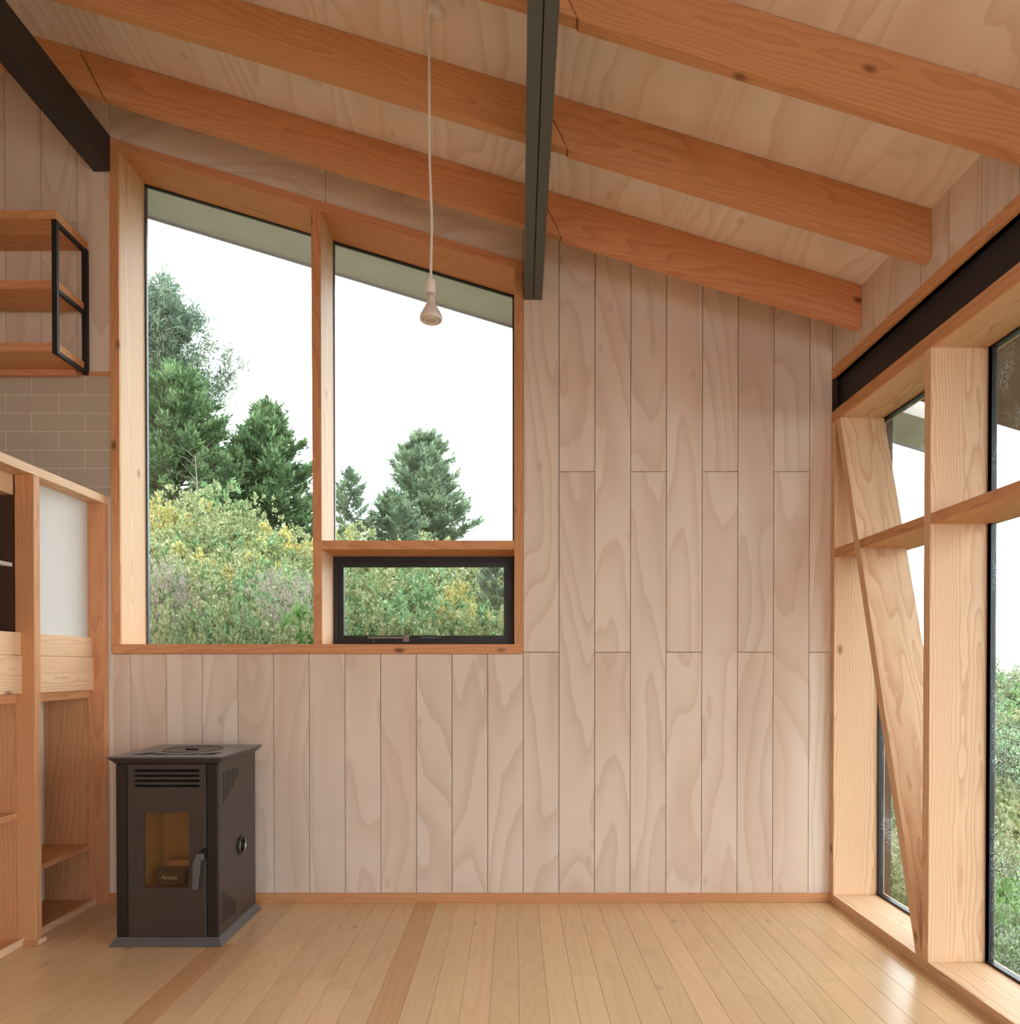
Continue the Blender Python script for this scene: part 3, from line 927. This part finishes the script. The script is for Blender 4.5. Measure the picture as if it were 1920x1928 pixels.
# firebox behind the glass
fx0, fx1, fy, fz0, fz1 = GX0 - 0.02, GX1 + 0.02, SY0 + 0.24, GZ0 - 0.01, GZ1 + 0.03
bm = bmesh.new()
add_box(bm, fx0, fx1, fy, fy + 0.01, fz0, fz1)
add_box(bm, fx0 - 0.01, fx0, SY0 + 0.02, fy + 0.01, fz0, fz1)
add_box(bm, fx1, fx1 + 0.01, SY0 + 0.02, fy + 0.01, fz0, fz1)
add_box(bm, fx0, fx1, SY0 + 0.02, fy, fz1, fz1 + 0.01)
add_box(bm, fx0, fx1, SY0 + 0.02, fy, fz0 - 0.01, fz0 + 0.002)
fb = link_bm('firebox', bm, FIREBRICK, st)
lathe('feed_port', [(0.032, 0), (0.032, 0.012), (0.022, 0.012), (0.022, 0.002)], IRON, fb, 24, (fx1 - 0.085, fy - 0.001, fz1 - 0.13), Matrix.Rotation(math.pi / 2, 3, 'X'))
box('deflector', fx0 + 0.05, fx1 - 0.03, fy - 0.02, fy - 0.001, fz1 - 0.06, fz1 - 0.042, IRON, fb)
bxa, bxb = onY(293, 1640, SY0 + 0.05).x, onY(346, 1640, SY0 + 0.05).x
pot = box('burn_pot', bxa, bxb, SY0 + 0.05, SY0 + 0.13, fz0 + 0.003, fz0 + 0.078, IRON, st, 0.003)
box('pot_rim', bxa + 0.02, bxb - 0.006, SY0 + 0.131, SY0 + 0.16, fz0 + 0.03, fz0 + 0.108, FIREBRICK, pot)
fc = bpy.data.curves.new('lettering', 'FONT')
fc.body = 'Amesti'; fc.size = 0.036; fc.offset = -0.0006; fc.shear = 0.35; fc.extrude = 0.0004; fc.space_character = 0.82
tmp = bpy.data.objects.new('lettering_curve', fc)
lm = bpy.data.meshes.new_from_object(tmp)
bpy.data.objects.remove(tmp)
lm.materials.clear(); lm.materials.append(LETTER)
lt = bpy.data.objects.new('lettering', lm)
COL.objects.link(lt)
lt.parent = pot
lt.location = (bxa + 0.022, SY0 + 0.0492, fz0 + 0.032)
lt.rotation_euler = (math.pi / 2, 0, 0)
lt['label'] = 'pale script lettering'
# side vents and round badge on the right flank
def sidept(px, py):
    p = onX(px, py, SX1); return p.y, p.z
bm = bmesh.new()
for i in range(7):
    f = i / 6
    xa = 180 + (1107 + 19 * i) / 4.59
    ta = 1380 + (338 - 7.0 * i) / 4.59; ba = 1380 + (605 - 36 * i) / 4.59
    ya, za = sidept(xa, ta); yb_, zb = sidept(xa, ba)
    add_box(bm, SX1 - 0.001, SX1 + 0.0012, ya - 0.003, ya + 0.003, zb, za)
link_bm('side_vent', bm, HOLE, st)
bm = bmesh.new()
for i in range(7):
    xa = 180 + (1097 + 18 * i) / 4.59
    ta = 1380 + (1375 + 12 * i) / 4.59; ba = 1380 + (1640 - 13 * i) / 4.59
    ya, za = sidept(xa, ta); yb_, zb = sidept(xa, ba)
    add_box(bm, SX1 - 0.001, SX1 + 0.0012, ya - 0.003, ya + 0.003, zb, za)
link_bm('side_vent', bm, HOLE, st)
by_, bz_ = sidept(453.5, 1590.5)
RX = Matrix.Rotation(math.pi / 2, 3, 'Y')
bd = lathe('side_cap', [(0.052, 0), (0.052, 0.006), (0.046, 0.008)], STOVED, st, 32, (SX1 + 0.0005, by_, bz_), RX)
for r in (0.044, 0.030, 0.016):
    lathe('cap_ring', [(r, 0), (r, 0.004), (r - 0.003, 0.004), (r - 0.003, 0)], METAL if r == 0.044 else STOVED, bd, 28, (SX1 + 0.0088, by_, bz_), RX)

# ------------------------------------------------------------------ pendant lamp
d = ray(820, 18)
k = (ZC0 - EYE) / (d.z + SLOPE * d.x)
pc = Vector((0, 0, EYE)) + d * k
pd = thing('pendant_lamp', 'bare reflector bulb on a white cord hanging in front of the window', 'pendant lamp', (pc.x, pc.y, pc.z))
Rr = Matrix.Rotation(math.atan(SLOPE), 3, 'Y')
lathe('ceiling_rose', [(0.004, -0.024), (0.02, -0.023), (0.036, -0.016), (0.041, -0.004), (0.041, -0.001)], WPLASTIC, pd, 32, pc, Rr)
YPd = pc.y
cp = [onY(px, py, YPd) for px, py in ((818, 22), (813, 32), (809.5, 60), (808, 110), (808.5, 200), (809, 300), (811, 360), (813, 420), (812, 470), (811, 526))]
# smooth the cord with Catmull-Rom
sm = []
for i in range(len(cp) - 1):
    p0, p1, p2, p3 = cp[max(i - 1, 0)], cp[i], cp[i + 1], cp[min(i + 2, len(cp) - 1)]
    for j in range(5):
        u = j / 5
        sm.append(0.5 * ((2 * p1) + (p2 - p0) * u + (2 * p0 - 5 * p1 + 4 * p2 - p3) * u * u + (3 * p1 - p0 - 3 * p2 + p3) * u ** 3))
sm.append(cp[-1])
tube('cord', sm, 0.0055, WPLASTIC, pd, 8)
sb = onY(811.5, 605, YPd)
z_s1, z_s0 = onY(812, 526, YPd).z, onY(812, 553, YPd).z
lathe('socket', [(0.006, z_s1 - sb.z), (0.016, z_s1 - sb.z - 0.002), (0.0185, z_s1 - sb.z - 0.008), (0.0185, z_s0 - sb.z)], WPLASTIC, pd, 24, (sb.x, YPd, sb.z))
zb_ = z_s0 - sb.z
bulb = lathe('bulb', [(0.0175, zb_ - 0.001), (0.0178, zb_ - 0.035), (0.019, zb_ - 0.04), (0.03, 0.052), (0.040, 0.034), (0.046, 0.021), (0.0475, 0.014), (0.0465, 0.006), (0.041, 0.001), (0.035, 0.003), (0.034, 0.006)],
             LAMPG, pd, 36, (sb.x, YPd, sb.z))
lathe('lens', [(0.033, 0.0055), (0.029, 0.001), (0.024, 0.0), (0.021, 0.004)], WPLASTIC, bulb, 30, (sb.x, YPd, sb.z))
lathe('lens_eye', [(0.0205, 0.0035), (0.015, 0.001), (0.004, -0.001)], LENS, bulb, 30, (sb.x, YPd, sb.z))

# ------------------------------------------------------------------ planting outside
def leaves(name, base, dirs, nrm, ln, wd, mat):
    """Rhombic leaves: base point, tip direction, surface normal hint."""
    side = np.cross(dirs, nrm)
    side /= np.linalg.norm(side, axis=1, keepdims=True) + 1e-9
    ln = ln[:, None]; wd = wd[:, None]
    a = base; c = base + dirs * ln
    m_ = base + dirs * ln * 0.45
    b1, b2 = m_ + side * wd, m_ - side * wd
    n = len(base)
    V = np.empty((n, 4, 3)); V[:, 0] = a; V[:, 1] = b1; V[:, 2] = c; V[:, 3] = b2
    me = bpy.data.meshes.new(name)
    me.vertices.add(4 * n); me.vertices.foreach_set('co', V.reshape(-1))
    me.loops.add(4 * n); me.loops.foreach_set('vertex_index', np.arange(4 * n, dtype=np.int32))
    me.polygons.add(n); me.polygons.foreach_set('loop_start', np.arange(0, 4 * n, 4, dtype=np.int32))
    me.update(calc_edges=True)
    me.materials.append(mat)
    return me


def unit(v):
    return v / (np.linalg.norm(v, axis=1, keepdims=True) + 1e-9)


def shrub_mesh(seed, mat, heads=620, per=17, leaf=0.055, wd=0.017, spiky=0.0):
    """A mounded shrub about 1 m in radius and 1.6 m high."""
    g = np.random.default_rng(seed)
    lobes = g.normal(size=(9, 3)) * (0.42, 0.42, 0.22) + (0, 0, 0.95)
    lr = g.uniform(0.42, 0.68, 9)
    which = g.integers(0, 9, heads)
    dv = unit(g.normal(size=(heads, 3)) + (0, 0, 0.35))
    P = lobes[which] + dv * (lr[which] * g.uniform(0.72, 1.05, heads))[:, None]
    P[:, 2] = np.maximum(P[:, 2], 0.08)
    out = unit(dv + (0, 0, 0.45))
    base = np.repeat(P, per, 0) + g.normal(size=(heads * per, 3)) * 0.022
    dirs = unit(np.repeat(out, per, 0) * (0.55 + spiky) + g.normal(size=(heads * per, 3)) * 0.62)
    nr = unit(g.normal(size=dirs.shape) * 0.6 + (0, 0, 1))
    n = len(base)
    return leaves('foliage', base, dirs, nr, leaf * g.uniform(0.7, 1.4, n), wd * g.uniform(0.7, 1.3, n), mat), P


def stems_mesh(name, P, seed):
    g = random.Random(seed)
    bm = bmesh.new()
    for i in range(16):
        p = P[g.randrange(len(P))]
        q = Vector((g.uniform(-0.15, 0.15), g.uniform(-0.15, 0.15), -0.25))
        e = Vector(p) * 0.93
        m_ = q.lerp(e, 0.5) + Vector((g.uniform(-0.1, 0.1), g.uniform(-0.1, 0.1), 0.08))
        add_tube(bm, [q, m_, e], [0.02, 0.013, 0.004], 5)
    bmesh.ops.recalc_face_normals(bm, faces=bm.faces)
    me = bpy.data.meshes.new(name); bm.to_mesh(me); bm.free()
    me.materials.append(BARK)
    return me


KINDS = {
    'olive': [shrub_mesh(100 + i, LEAF_OLIVE) for i in range(2)],
    'green': [shrub_mesh(200 + i, LEAF_GREEN) for i in range(2)],
    'bright': [shrub_mesh(300, LEAF_BRIGHT, 560, 16, 0.075, 0.022)],
    'grey': [shrub_mesh(400, LEAF_GREY, 760, 15, 0.045, 0.010, 0.4)],
    'gold': [shrub_mesh(500, LEAF_GOLD, 480, 20, 0.065, 0.02)],
}
STEMS = {k: [stems_mesh('stems', P, i) for i, (me, P) in enumerate(v)] for k, v in KINDS.items()}
GROUNDPTS = []
ir = random.Random(5)


def shrub(kind, px, py, Y, r, h, label, group='shrubs on the slope outside'):
    """Shrub whose crown top is seen at (px, py) at distance Y; r radius, h height in metres."""
    p = onY(px, py, Y)
    base = Vector((p.x, p.y, p.z - h))
    i = ir.randrange(len(KINDS[kind]))
    root = bpy.data.objects.new('shrub', None)
    COL.objects.link(root)
    root.location = base
    root.rotation_euler = (0, 0, ir.uniform(0, 6.28))
    root.scale = (r, r, h / 1.62)
    tag(root, label, 'shrub', group)
    for nm, me in (('foliage', KINDS[kind][i][0]), ('stems', STEMS[kind][i])):
        c = bpy.data.objects.new(nm, me); COL.objects.link(c); c.parent = root
    GROUNDPTS.append((base.x, base.y, base.z + 0.1))
    return root


ORD = ['first', 'second', 'third', 'fourth', 'fifth', 'sixth', 'seventh', 'eighth', 'ninth', 'tenth']
TINT = {'olive': 'olive', 'green': 'green', 'bright': 'bright green', 'grey': 'grey-brown twiggy', 'gold': 'golden'}


def shrub_row(items, Yr, rr_, hh, row):
    """One row of the thicket, left to right; each shrub is told by its place in the row."""
    for n, it in enumerate(items):
        px, py, kd = it[:3]
        Y = it[3] if len(it) > 3 else ir.uniform(*Yr)
        shrub(kd, px, py, Y, ir.uniform(*rr_), ir.uniform(*hh), '%s shrub, %s from the left in the %s' % (TINT[kd], ORD[n], row))


shrub_row(((232, 955, 'olive'), (285, 966, 'olive'), (352, 962, 'olive'), (405, 978, 'olive'), (445, 984, 'green'), (488, 992, 'olive'), (592, 1018, 'olive'), (650, 1044, 'olive')),
          (14.5, 16.5), (1.15, 1.4), (2.0, 2.5), 'top row behind the tall pane')
shrub('gold', 318, 955, 14.2, 0.85, 2.2, 'golden shrub with russet tips at the top left of the thicket')
shrub('gold', 545, 1011, 14.0, 0.9, 2.0, 'golden-leaved shrub beside the window mullion below the dark cypress')
shrub_row(((250, 1010, 'olive'), (300, 1012, 'olive'), (360, 1010, 'olive'), (420, 1025, 'green'), (470, 1030, 'olive'), (530, 1045, 'olive'), (585, 1058, 'olive'), (640, 1070, 'green')),
          (11.8, 13), (1.0, 1.25), (1.8, 2.2), 'second row behind the tall pane')
shrub_row(((230, 1060, 'olive'), (285, 1070, 'olive'), (345, 1062, 'olive'), (455, 1085, 'green'), (510, 1088, 'olive'), (570, 1100, 'olive'), (625, 1108, 'green')),
          (9.6, 10.6), (0.85, 1.05), (1.7, 2.0), 'third row behind the tall pane')
shrub('gold', 398, 1058, 10.4, 0.7, 1.7, 'yellowish shrub halfway up the thicket behind the tall pane')
shrub_row(((290, 1120, 'grey'), (352, 1128, 'olive'), (490, 1130, 'olive'), (535, 1146, 'green')),
          (7.9, 8.6), (0.7, 0.85), (1.6, 1.8), 'low row behind the tall pane')
shrub('green', 420, 1110, 8.2, 0.75, 1.8, 'fresh green shrub in the middle of the thicket behind the tall pane')
shrub('grey', 330, 1095, 7.6, 0.42, 1.7, 'silvery grey twiggy shrub low in the tall pane')
shrub('grey', 565, 1118, 7.4, 0.5, 1.7, 'pinkish-grey twiggy shrub low beside the window mullion')
shrub('bright', 585, 1160, 7.0, 0.38, 1.5, 'small bright green shrub at the foot of the mullion')
shrub('green', 430, 1166, 6.8, 0.5, 1.5, 'light green shrub at the bottom middle of the tall pane')
shrub('olive', 300, 1178, 6.7, 0.5, 1.5, 'low brownish shrub at the bottom left corner of the tall pane')
shrub('olive', 500, 1180, 6.6, 0.5, 1.4, 'low olive shrub at the bottom of the tall pane beside the pinkish one')
shrub_row(((690, 1062, 'olive'), (745, 1058, 'olive'), (800, 1064, 'green'), (850, 1066, 'olive'), (900, 1080, 'green'), (955, 1088, 'olive')),
          (12.5, 14), (1.0, 1.25), (1.8, 2.2), 'top row behind the awning sash')
shrub_row(((665, 1095, 'olive'), (720, 1100, 'olive'), (775, 1112, 'green'), (880, 1112, 'olive'), (985, 1130, 'green')),
          (9.5, 10.8), (0.85, 1.0), (1.6, 1.9), 'middle row behind the awning sash')
shrub('green', 825, 1112, 9.4, 0.8, 1.7, 'pale green shrub in the middle of the awning sash view')
shrub_row(((680, 1160, 'green'), (740, 1158, 'olive'), (800, 1162, 'green'), (900, 1160, 'olive'), (955, 1172, 'green')),
          (7.2, 8), (0.6, 0.75), (1.4, 1.6), 'bottom row behind the awning sash')
shrub('gold', 862, 1136, 8.2, 0.45, 1.5, 'yellow-tipped shrub near the young pine in the awning sash')
shrub_row(((1630, 1400, 'green', 22), (1680, 1398, 'olive', 20), (1745, 1380, 'green', 22), (1820, 1330, 'green', 24), (1880, 1262, 'green', 30), (1930, 1266, 'olive', 28), (1990, 1262, 'green', 27)),
          None, (1.7, 2.1), (3.0, 3.6), 'farthest row beyond the right-hand glazing')
shrub_row(((1640, 1470, 'olive', 13), (1690, 1478, 'green', 12), (1750, 1460, 'olive', 13), (1830, 1400, 'green', 14), (1890, 1345, 'green', 15), (1945, 1350, 'olive', 15)),
          None, (1.1, 1.35), (2.2, 2.5), 'middle row beyond the right-hand glazing')
shrub_row(((1650, 1560, 'olive', 8.6), (1710, 1570, 'olive', 8.2), (1780, 1550, 'green', 8.4), (1880, 1490, 'olive', 8.6), (1950, 1480, 'olive', 8.4)),
          None, (0.8, 0.95), (1.8, 2.0), 'near row beyond the right-hand glazing')
shrub_row(((1660, 1650, 'olive', 6.6), (1720, 1660, 'green', 6.4), (1800, 1650, 'olive', 6.2), (1870, 1600, 'olive', 6.2), (1970, 1590, 'olive', 6.0)),
          None, (0.6, 0.7), (1.5, 1.6), 'nearest row beyond the right-hand glazing')
shrub('bright', 1905, 1660, 5.3, 0.55, 1.5, 'bright green shrub close outside the right-hand pane')
shrub('green', 1850, 1745, 4.9, 0.5, 1.3, 'low green shrub close outside the right-hand pane behind the thick post')
shrub('green', 1940, 1760, 4.5, 0.5, 1.3, 'low leafy shrub at the bottom right corner outside the glass')
shrub('olive', 1700, 1720, 5.6, 0.45, 1.2, 'low olive shrub seen at the foot of the slanting brace')


def trunk_obj(name, pts, rad, parent, mat=BARK):
    bm = bmesh.new(); add_tube(bm, pts, rad, 8)
    return link_bm(name, bm, mat, parent, True)


def cypress(seed, base, H, R, mat, label, branches=150, lo=0.06, droop=0.0, flat=1.0, thin=1.0, power=0.75):
    """Layered conifer with ascending, feathery sprays."""
    g = np.random.default_rng(seed)
    gr = random.Random(seed)
    t = tag(empty('cypress_tree', base), label, 'tree')
    b = Vector(base)
    tp = [b + Vector((gr.uniform(-0.02, 0.02) * H * k, 0, H * 0.97 * k / 6)) for k in range(7)]
    tp[0] = b + Vector((0, 0, -0.3))
    trunk_obj('trunk', tp, [0.026 * H * (1 - 0.93 * k / 6) for k in range(7)], t)
    bb, dd, nn, ll, ww = [], [], [], [], []
    bmb = bmesh.new()
    for i in range(branches):
        f = lo + (1 - lo) * ((i + gr.random()) / branches) ** 0.92
        az = gr.uniform(0, 2 * math.pi)
        L = R * ((1 - f) ** power) * (0.82 + 0.18 * min(1, f / 0.25)) * gr.uniform(0.6, 1.12) + 0.03 * R
        up = 0.06 + 0.75 * f + gr.uniform(-0.1, 0.14) - droop
        o = np.array(b) + (0, 0, f * H * 0.97)
        dirv = np.array((math.cos(az), math.sin(az), up)); dirv /= np.linalg.norm(dirv)
        lat = np.array((-math.sin(az), math.cos(az), 0))
        tip = o + dirv * L + np.array((0, 0, 0.10 * L))
        if i % 2 == 0 or f < 0.4:
            add_tube(bmb, [Vector(o), Vector((o + dirv * L * 0.5)), Vector(tip)], [0.008 * H * (1 - f) + 0.01, 0.006 * H * (1 - f) + 0.006, 0.003], 4)
        ns = max(6, int(30 * thin * (L / R) ** 0.5))
        for s in range(ns + 3):
            if s < ns:                                   # flat side sprays along the limb
                u = 0.25 + 0.75 * (s + gr.random()) / ns
                p = o + dirv * L * u + np.array((0, 0, 0.10 * L * u * u))
                sl = (0.32 * L * (1.1 - u) + 0.08 * R) * gr.uniform(0.7, 1.2)
                sd = dirv * 0.8 + lat * gr.choice((-1, 1)) * gr.uniform(0.35, 1.0) + np.array((0, 0, gr.uniform(-0.12, 0.22)))
            else:                                        # ascending plumes at the tip
                p = tip - dirv * 0.06 * R
                sl = 0.17 * R * gr.uniform(0.7, 1.3)
                sd = dirv + lat * gr.uniform(-0.35, 0.35) + np.array((0, 0, gr.uniform(0.0, 0.55)))
            sd = sd / np.linalg.norm(sd)
            m_ = 13
            w = g.uniform(0.0, 1.0, m_)
            wide = (0.03 * R * (1.15 - w))[:, None]
            q = p + sd * (w * sl)[:, None] + g.normal(size=(m_, 3)) * wide * (1, 1, 0.45 * flat)
            d2 = unit(sd + g.normal(size=(m_, 3)) * (0.34, 0.34, 0.2) + (0, 0, 0.1))
            bb.append(q); dd.append(d2)
            nn.append(unit(g.normal(size=(m_, 3)) * 0.4 + (0, 0, 1)))
            ll.append(R * 0.082 * g.uniform(0.6, 1.3, m_)); ww.append(R * 0.0125 * g.uniform(0.7, 1.3, m_))
    link_bm('branches', bmb, BARK, t)
    me = leaves('foliage', np.concatenate(bb), np.concatenate(dd), np.concatenate(nn), np.concatenate(ll), np.concatenate(ww), mat)
    o = bpy.data.objects.new('foliage', me); COL.objects.link(o)
    attach(o, t)
    GROUNDPTS.append((b.x, b.y, b.z + 0.15))
    return t


def tree_from(px_top, py_top, py_base, Y):
    a = onY(px_top, py_top, Y); c = onY(px_top, py_base, Y)
    return (a.x, Y, c.z), a.z - c.z


# dark cypress by the mullion
bpos, H = tree_from(505, 768, 1085, 24)
cypress(21, bpos, H, 2.9, LEAF_CYP, 'dark spreading cypress beside the window mullion', 150, 0.05, power=0.95, thin=0.9)
# tall cypress below the pine at the left edge
bpos, H = tree_from(335, 700, 1045, 22)
cypress(22, bpos, H, 2.4, LEAF_CYP, 'dense dark cypress at the left edge of the tall pane below the pine', 220, 0.02, power=0.62)
bpos, H = tree_from(402, 850, 1050, 21)
cypress(25, bpos, H, 1.15, LEAF_CYP, 'lower dark cypress in front of the dense one in the tall pane', 120, 0.02, power=0.5)
# right pane pair and the small one
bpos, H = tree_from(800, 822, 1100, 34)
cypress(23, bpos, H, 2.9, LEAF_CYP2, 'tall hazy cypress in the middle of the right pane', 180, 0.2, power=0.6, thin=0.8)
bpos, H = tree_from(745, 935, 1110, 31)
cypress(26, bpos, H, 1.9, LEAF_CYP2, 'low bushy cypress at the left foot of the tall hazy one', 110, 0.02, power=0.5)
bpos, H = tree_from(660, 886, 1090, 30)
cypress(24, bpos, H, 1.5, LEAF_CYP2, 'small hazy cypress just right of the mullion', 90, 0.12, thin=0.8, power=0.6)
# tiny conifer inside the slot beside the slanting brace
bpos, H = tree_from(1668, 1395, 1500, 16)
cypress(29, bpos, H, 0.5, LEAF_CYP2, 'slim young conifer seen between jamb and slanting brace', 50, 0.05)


def pine(seed, base, H, R, label, n=46, top_only=0.35):
    g = np.random.default_rng(seed); gr = random.Random(seed)
    t = tag(empty('pine_tree', base), label, 'tree')
    b = Vector(base)
    trunk_obj('trunk', [b + Vector((0, 0, -0.3)), b + Vector((0.1, 0, H * 0.5)), b + Vector((0, 0, H * 0.98))], [0.022 * H, 0.014 * H, 0.004 * H], t)
    bmb = bmesh.new(); bb, dd, nn, ll, ww = [], [], [], [], []
    tufts = []
    for i in range(n):
        f = top_only + (0.97 - top_only) * (i + gr.random()) / n
        az = gr.uniform(0, 2 * math.pi)
        L = R * ((1 - f) / (1 - top_only)) ** 0.55 * gr.uniform(0.55, 1.1) + 0.12 * R
        o = b + Vector((0, 0, f * H))
        dv = Vector((math.cos(az), math.sin(az), 0.35 + 0.5 * f)).normalized()
        tip = o + dv * L + Vector((0, 0, 0.28 * L))
        mid_ = o + dv * L * 0.55
        add_tube(bmb, [o, mid_, tip], [0.035 * (1.2 - f) * R / 2, 0.02 * R / 2, 0.008], 5)
        tufts.append(tip)
        for j in range(13):
            u = gr.uniform(0.3, 1.0)
            p = (mid_.lerp(tip, (u - 0.5) / 0.5) if u > 0.5 else o.lerp(mid_, u / 0.5)) + Vector((gr.gauss(0, 0.16), gr.gauss(0, 0.16), gr.gauss(0.08, 0.12))) * L * 0.55
            tufts.append(p)
            if gr.random() < 0.4:
                tufts.append(p + Vector((0, 0, 0.09 * R))); tufts.append(p + Vector((0, 0, 0.17 * R)))
    for k in range(12):
        tufts.append(b + Vector((0, 0, H * (0.9 + 0.28 * k / 11))))
    for p in tufts:
        m_ = 26
        d2 = unit(g.normal(size=(m_, 3)) * 0.75 + (0, 0, 0.55))
        bb.append(np.array(p) + g.normal(size=(m_, 3)) * 0.035 * R); dd.append(d2)
        nn.append(unit(g.normal(size=(m_, 3)))); ll.append(R * 0.105 * g.uniform(0.6, 1.2, m_)); ww.append(R * 0.007 * np.ones(m_))
    link_bm('branches', bmb, BARK, t)
    me = leaves('foliage', np.concatenate(bb), np.concatenate(dd), np.concatenate(nn), np.concatenate(ll), np.concatenate(ww), LEAF_PINE)
    o = bpy.data.objects.new('foliage', me); COL.objects.link(o); attach(o, t)
    GROUNDPTS.append((b.x, b.y, b.z + 0.15))
    return t


bpos, H = tree_from(284, 612, 1040, 25)
pine(31, bpos, H, 3.1, 'tall open pine rising at the left edge of the tall pane', 60, 0.5)
bpos, H = tree_from(928, 1068, 1190, 8.6)
pine(32, bpos, H, 0.30, 'young bushy pine at the right end of the awning sash view', 40, 0.04)

# bare sapling
bs, be = onY(372, 985, 19), onY(367, 855, 19)
t = tag(empty('bare_sapling', bs), 'thin bleached bare sapling in front of the dark cypresses', 'tree')
bm = bmesh.new()
add_tube(bm, [bs + Vector((0, 0, -1.2)), bs, bs.lerp(be, 0.5) + Vector((0.03, 0, 0)), be], [0.034, 0.03, 0.02, 0.008], 6)
link_bm('trunk', bm, BARE, t)
bm = bmesh.new()
gr = random.Random(9)
for i in range(16):
    u = gr.uniform(0.15, 0.95)
    p = bs.lerp(be, u); s = gr.choice((-1, 1))
    add_tube(bm, [p, p + Vector((s * gr.uniform(0.15, 0.3), gr.uniform(-0.2, 0.2), gr.uniform(0.05, 0.25))), p + Vector((s * gr.uniform(0.35, 0.7), gr.uniform(-0.3, 0.3), gr.uniform(-0.05, 0.5)))], [0.008, 0.005, 0.003], 4)
link_bm('branches', bm, BARE, t)
GROUNDPTS.append((bs.x, bs.y, bs.z - 1.1))

# ground fitted through the feet of the plants
gp = np.array(GROUNDPTS + [(x, y, -1.0) for x in (-6, -3, 0, 2) for y in (-8, -3, 2, 5)] + [(4, y, -2.2) for y in (-10, -5, 0)] + [(14, y, -3) for y in (-10, 0)] +
              [(-12, y, 0.5) for y in (-8, 0)] + [(-12, 8, 2.5), (-25, 30, 9), (40, 40, -3), (0, 60, 3), (-30, 60, 10), (40, -12, -5)])
nx, ny = 90, 90
gx = np.linspace(-32, 42, nx); gy = np.linspace(-14, 62, ny)
X, Y = np.meshgrid(gx, gy)
d2 = (X[..., None] - gp[:, 0]) ** 2 + (Y[..., None] - gp[:, 1]) ** 2 + 0.15
wgt = d2 ** -1.6
Z = (wgt * gp[:, 2]).sum(-1) / wgt.sum(-1)
inside = (X > XL - 1.0) & (X < 3.0) & (Y < 5.6)
Z = np.where(inside, np.minimum(Z, -0.9), Z)
me = bpy.data.meshes.new('ground')
V = np.stack([X, Y, Z], -1).reshape(-1, 3)
F = [(j * nx + i, j * nx + i + 1, (j + 1) * nx + i + 1, (j + 1) * nx + i) for j in range(ny - 1) for i in range(nx - 1)]
me.from_pydata(V.tolist(), [], F)
me.materials.append(GROUND)
for p in me.polygons: p.use_smooth = True
gobj = bpy.data.objects.new('ground', me); COL.objects.link(gobj)
tag(gobj, 'earth slope under the shrubs', kind='structure')
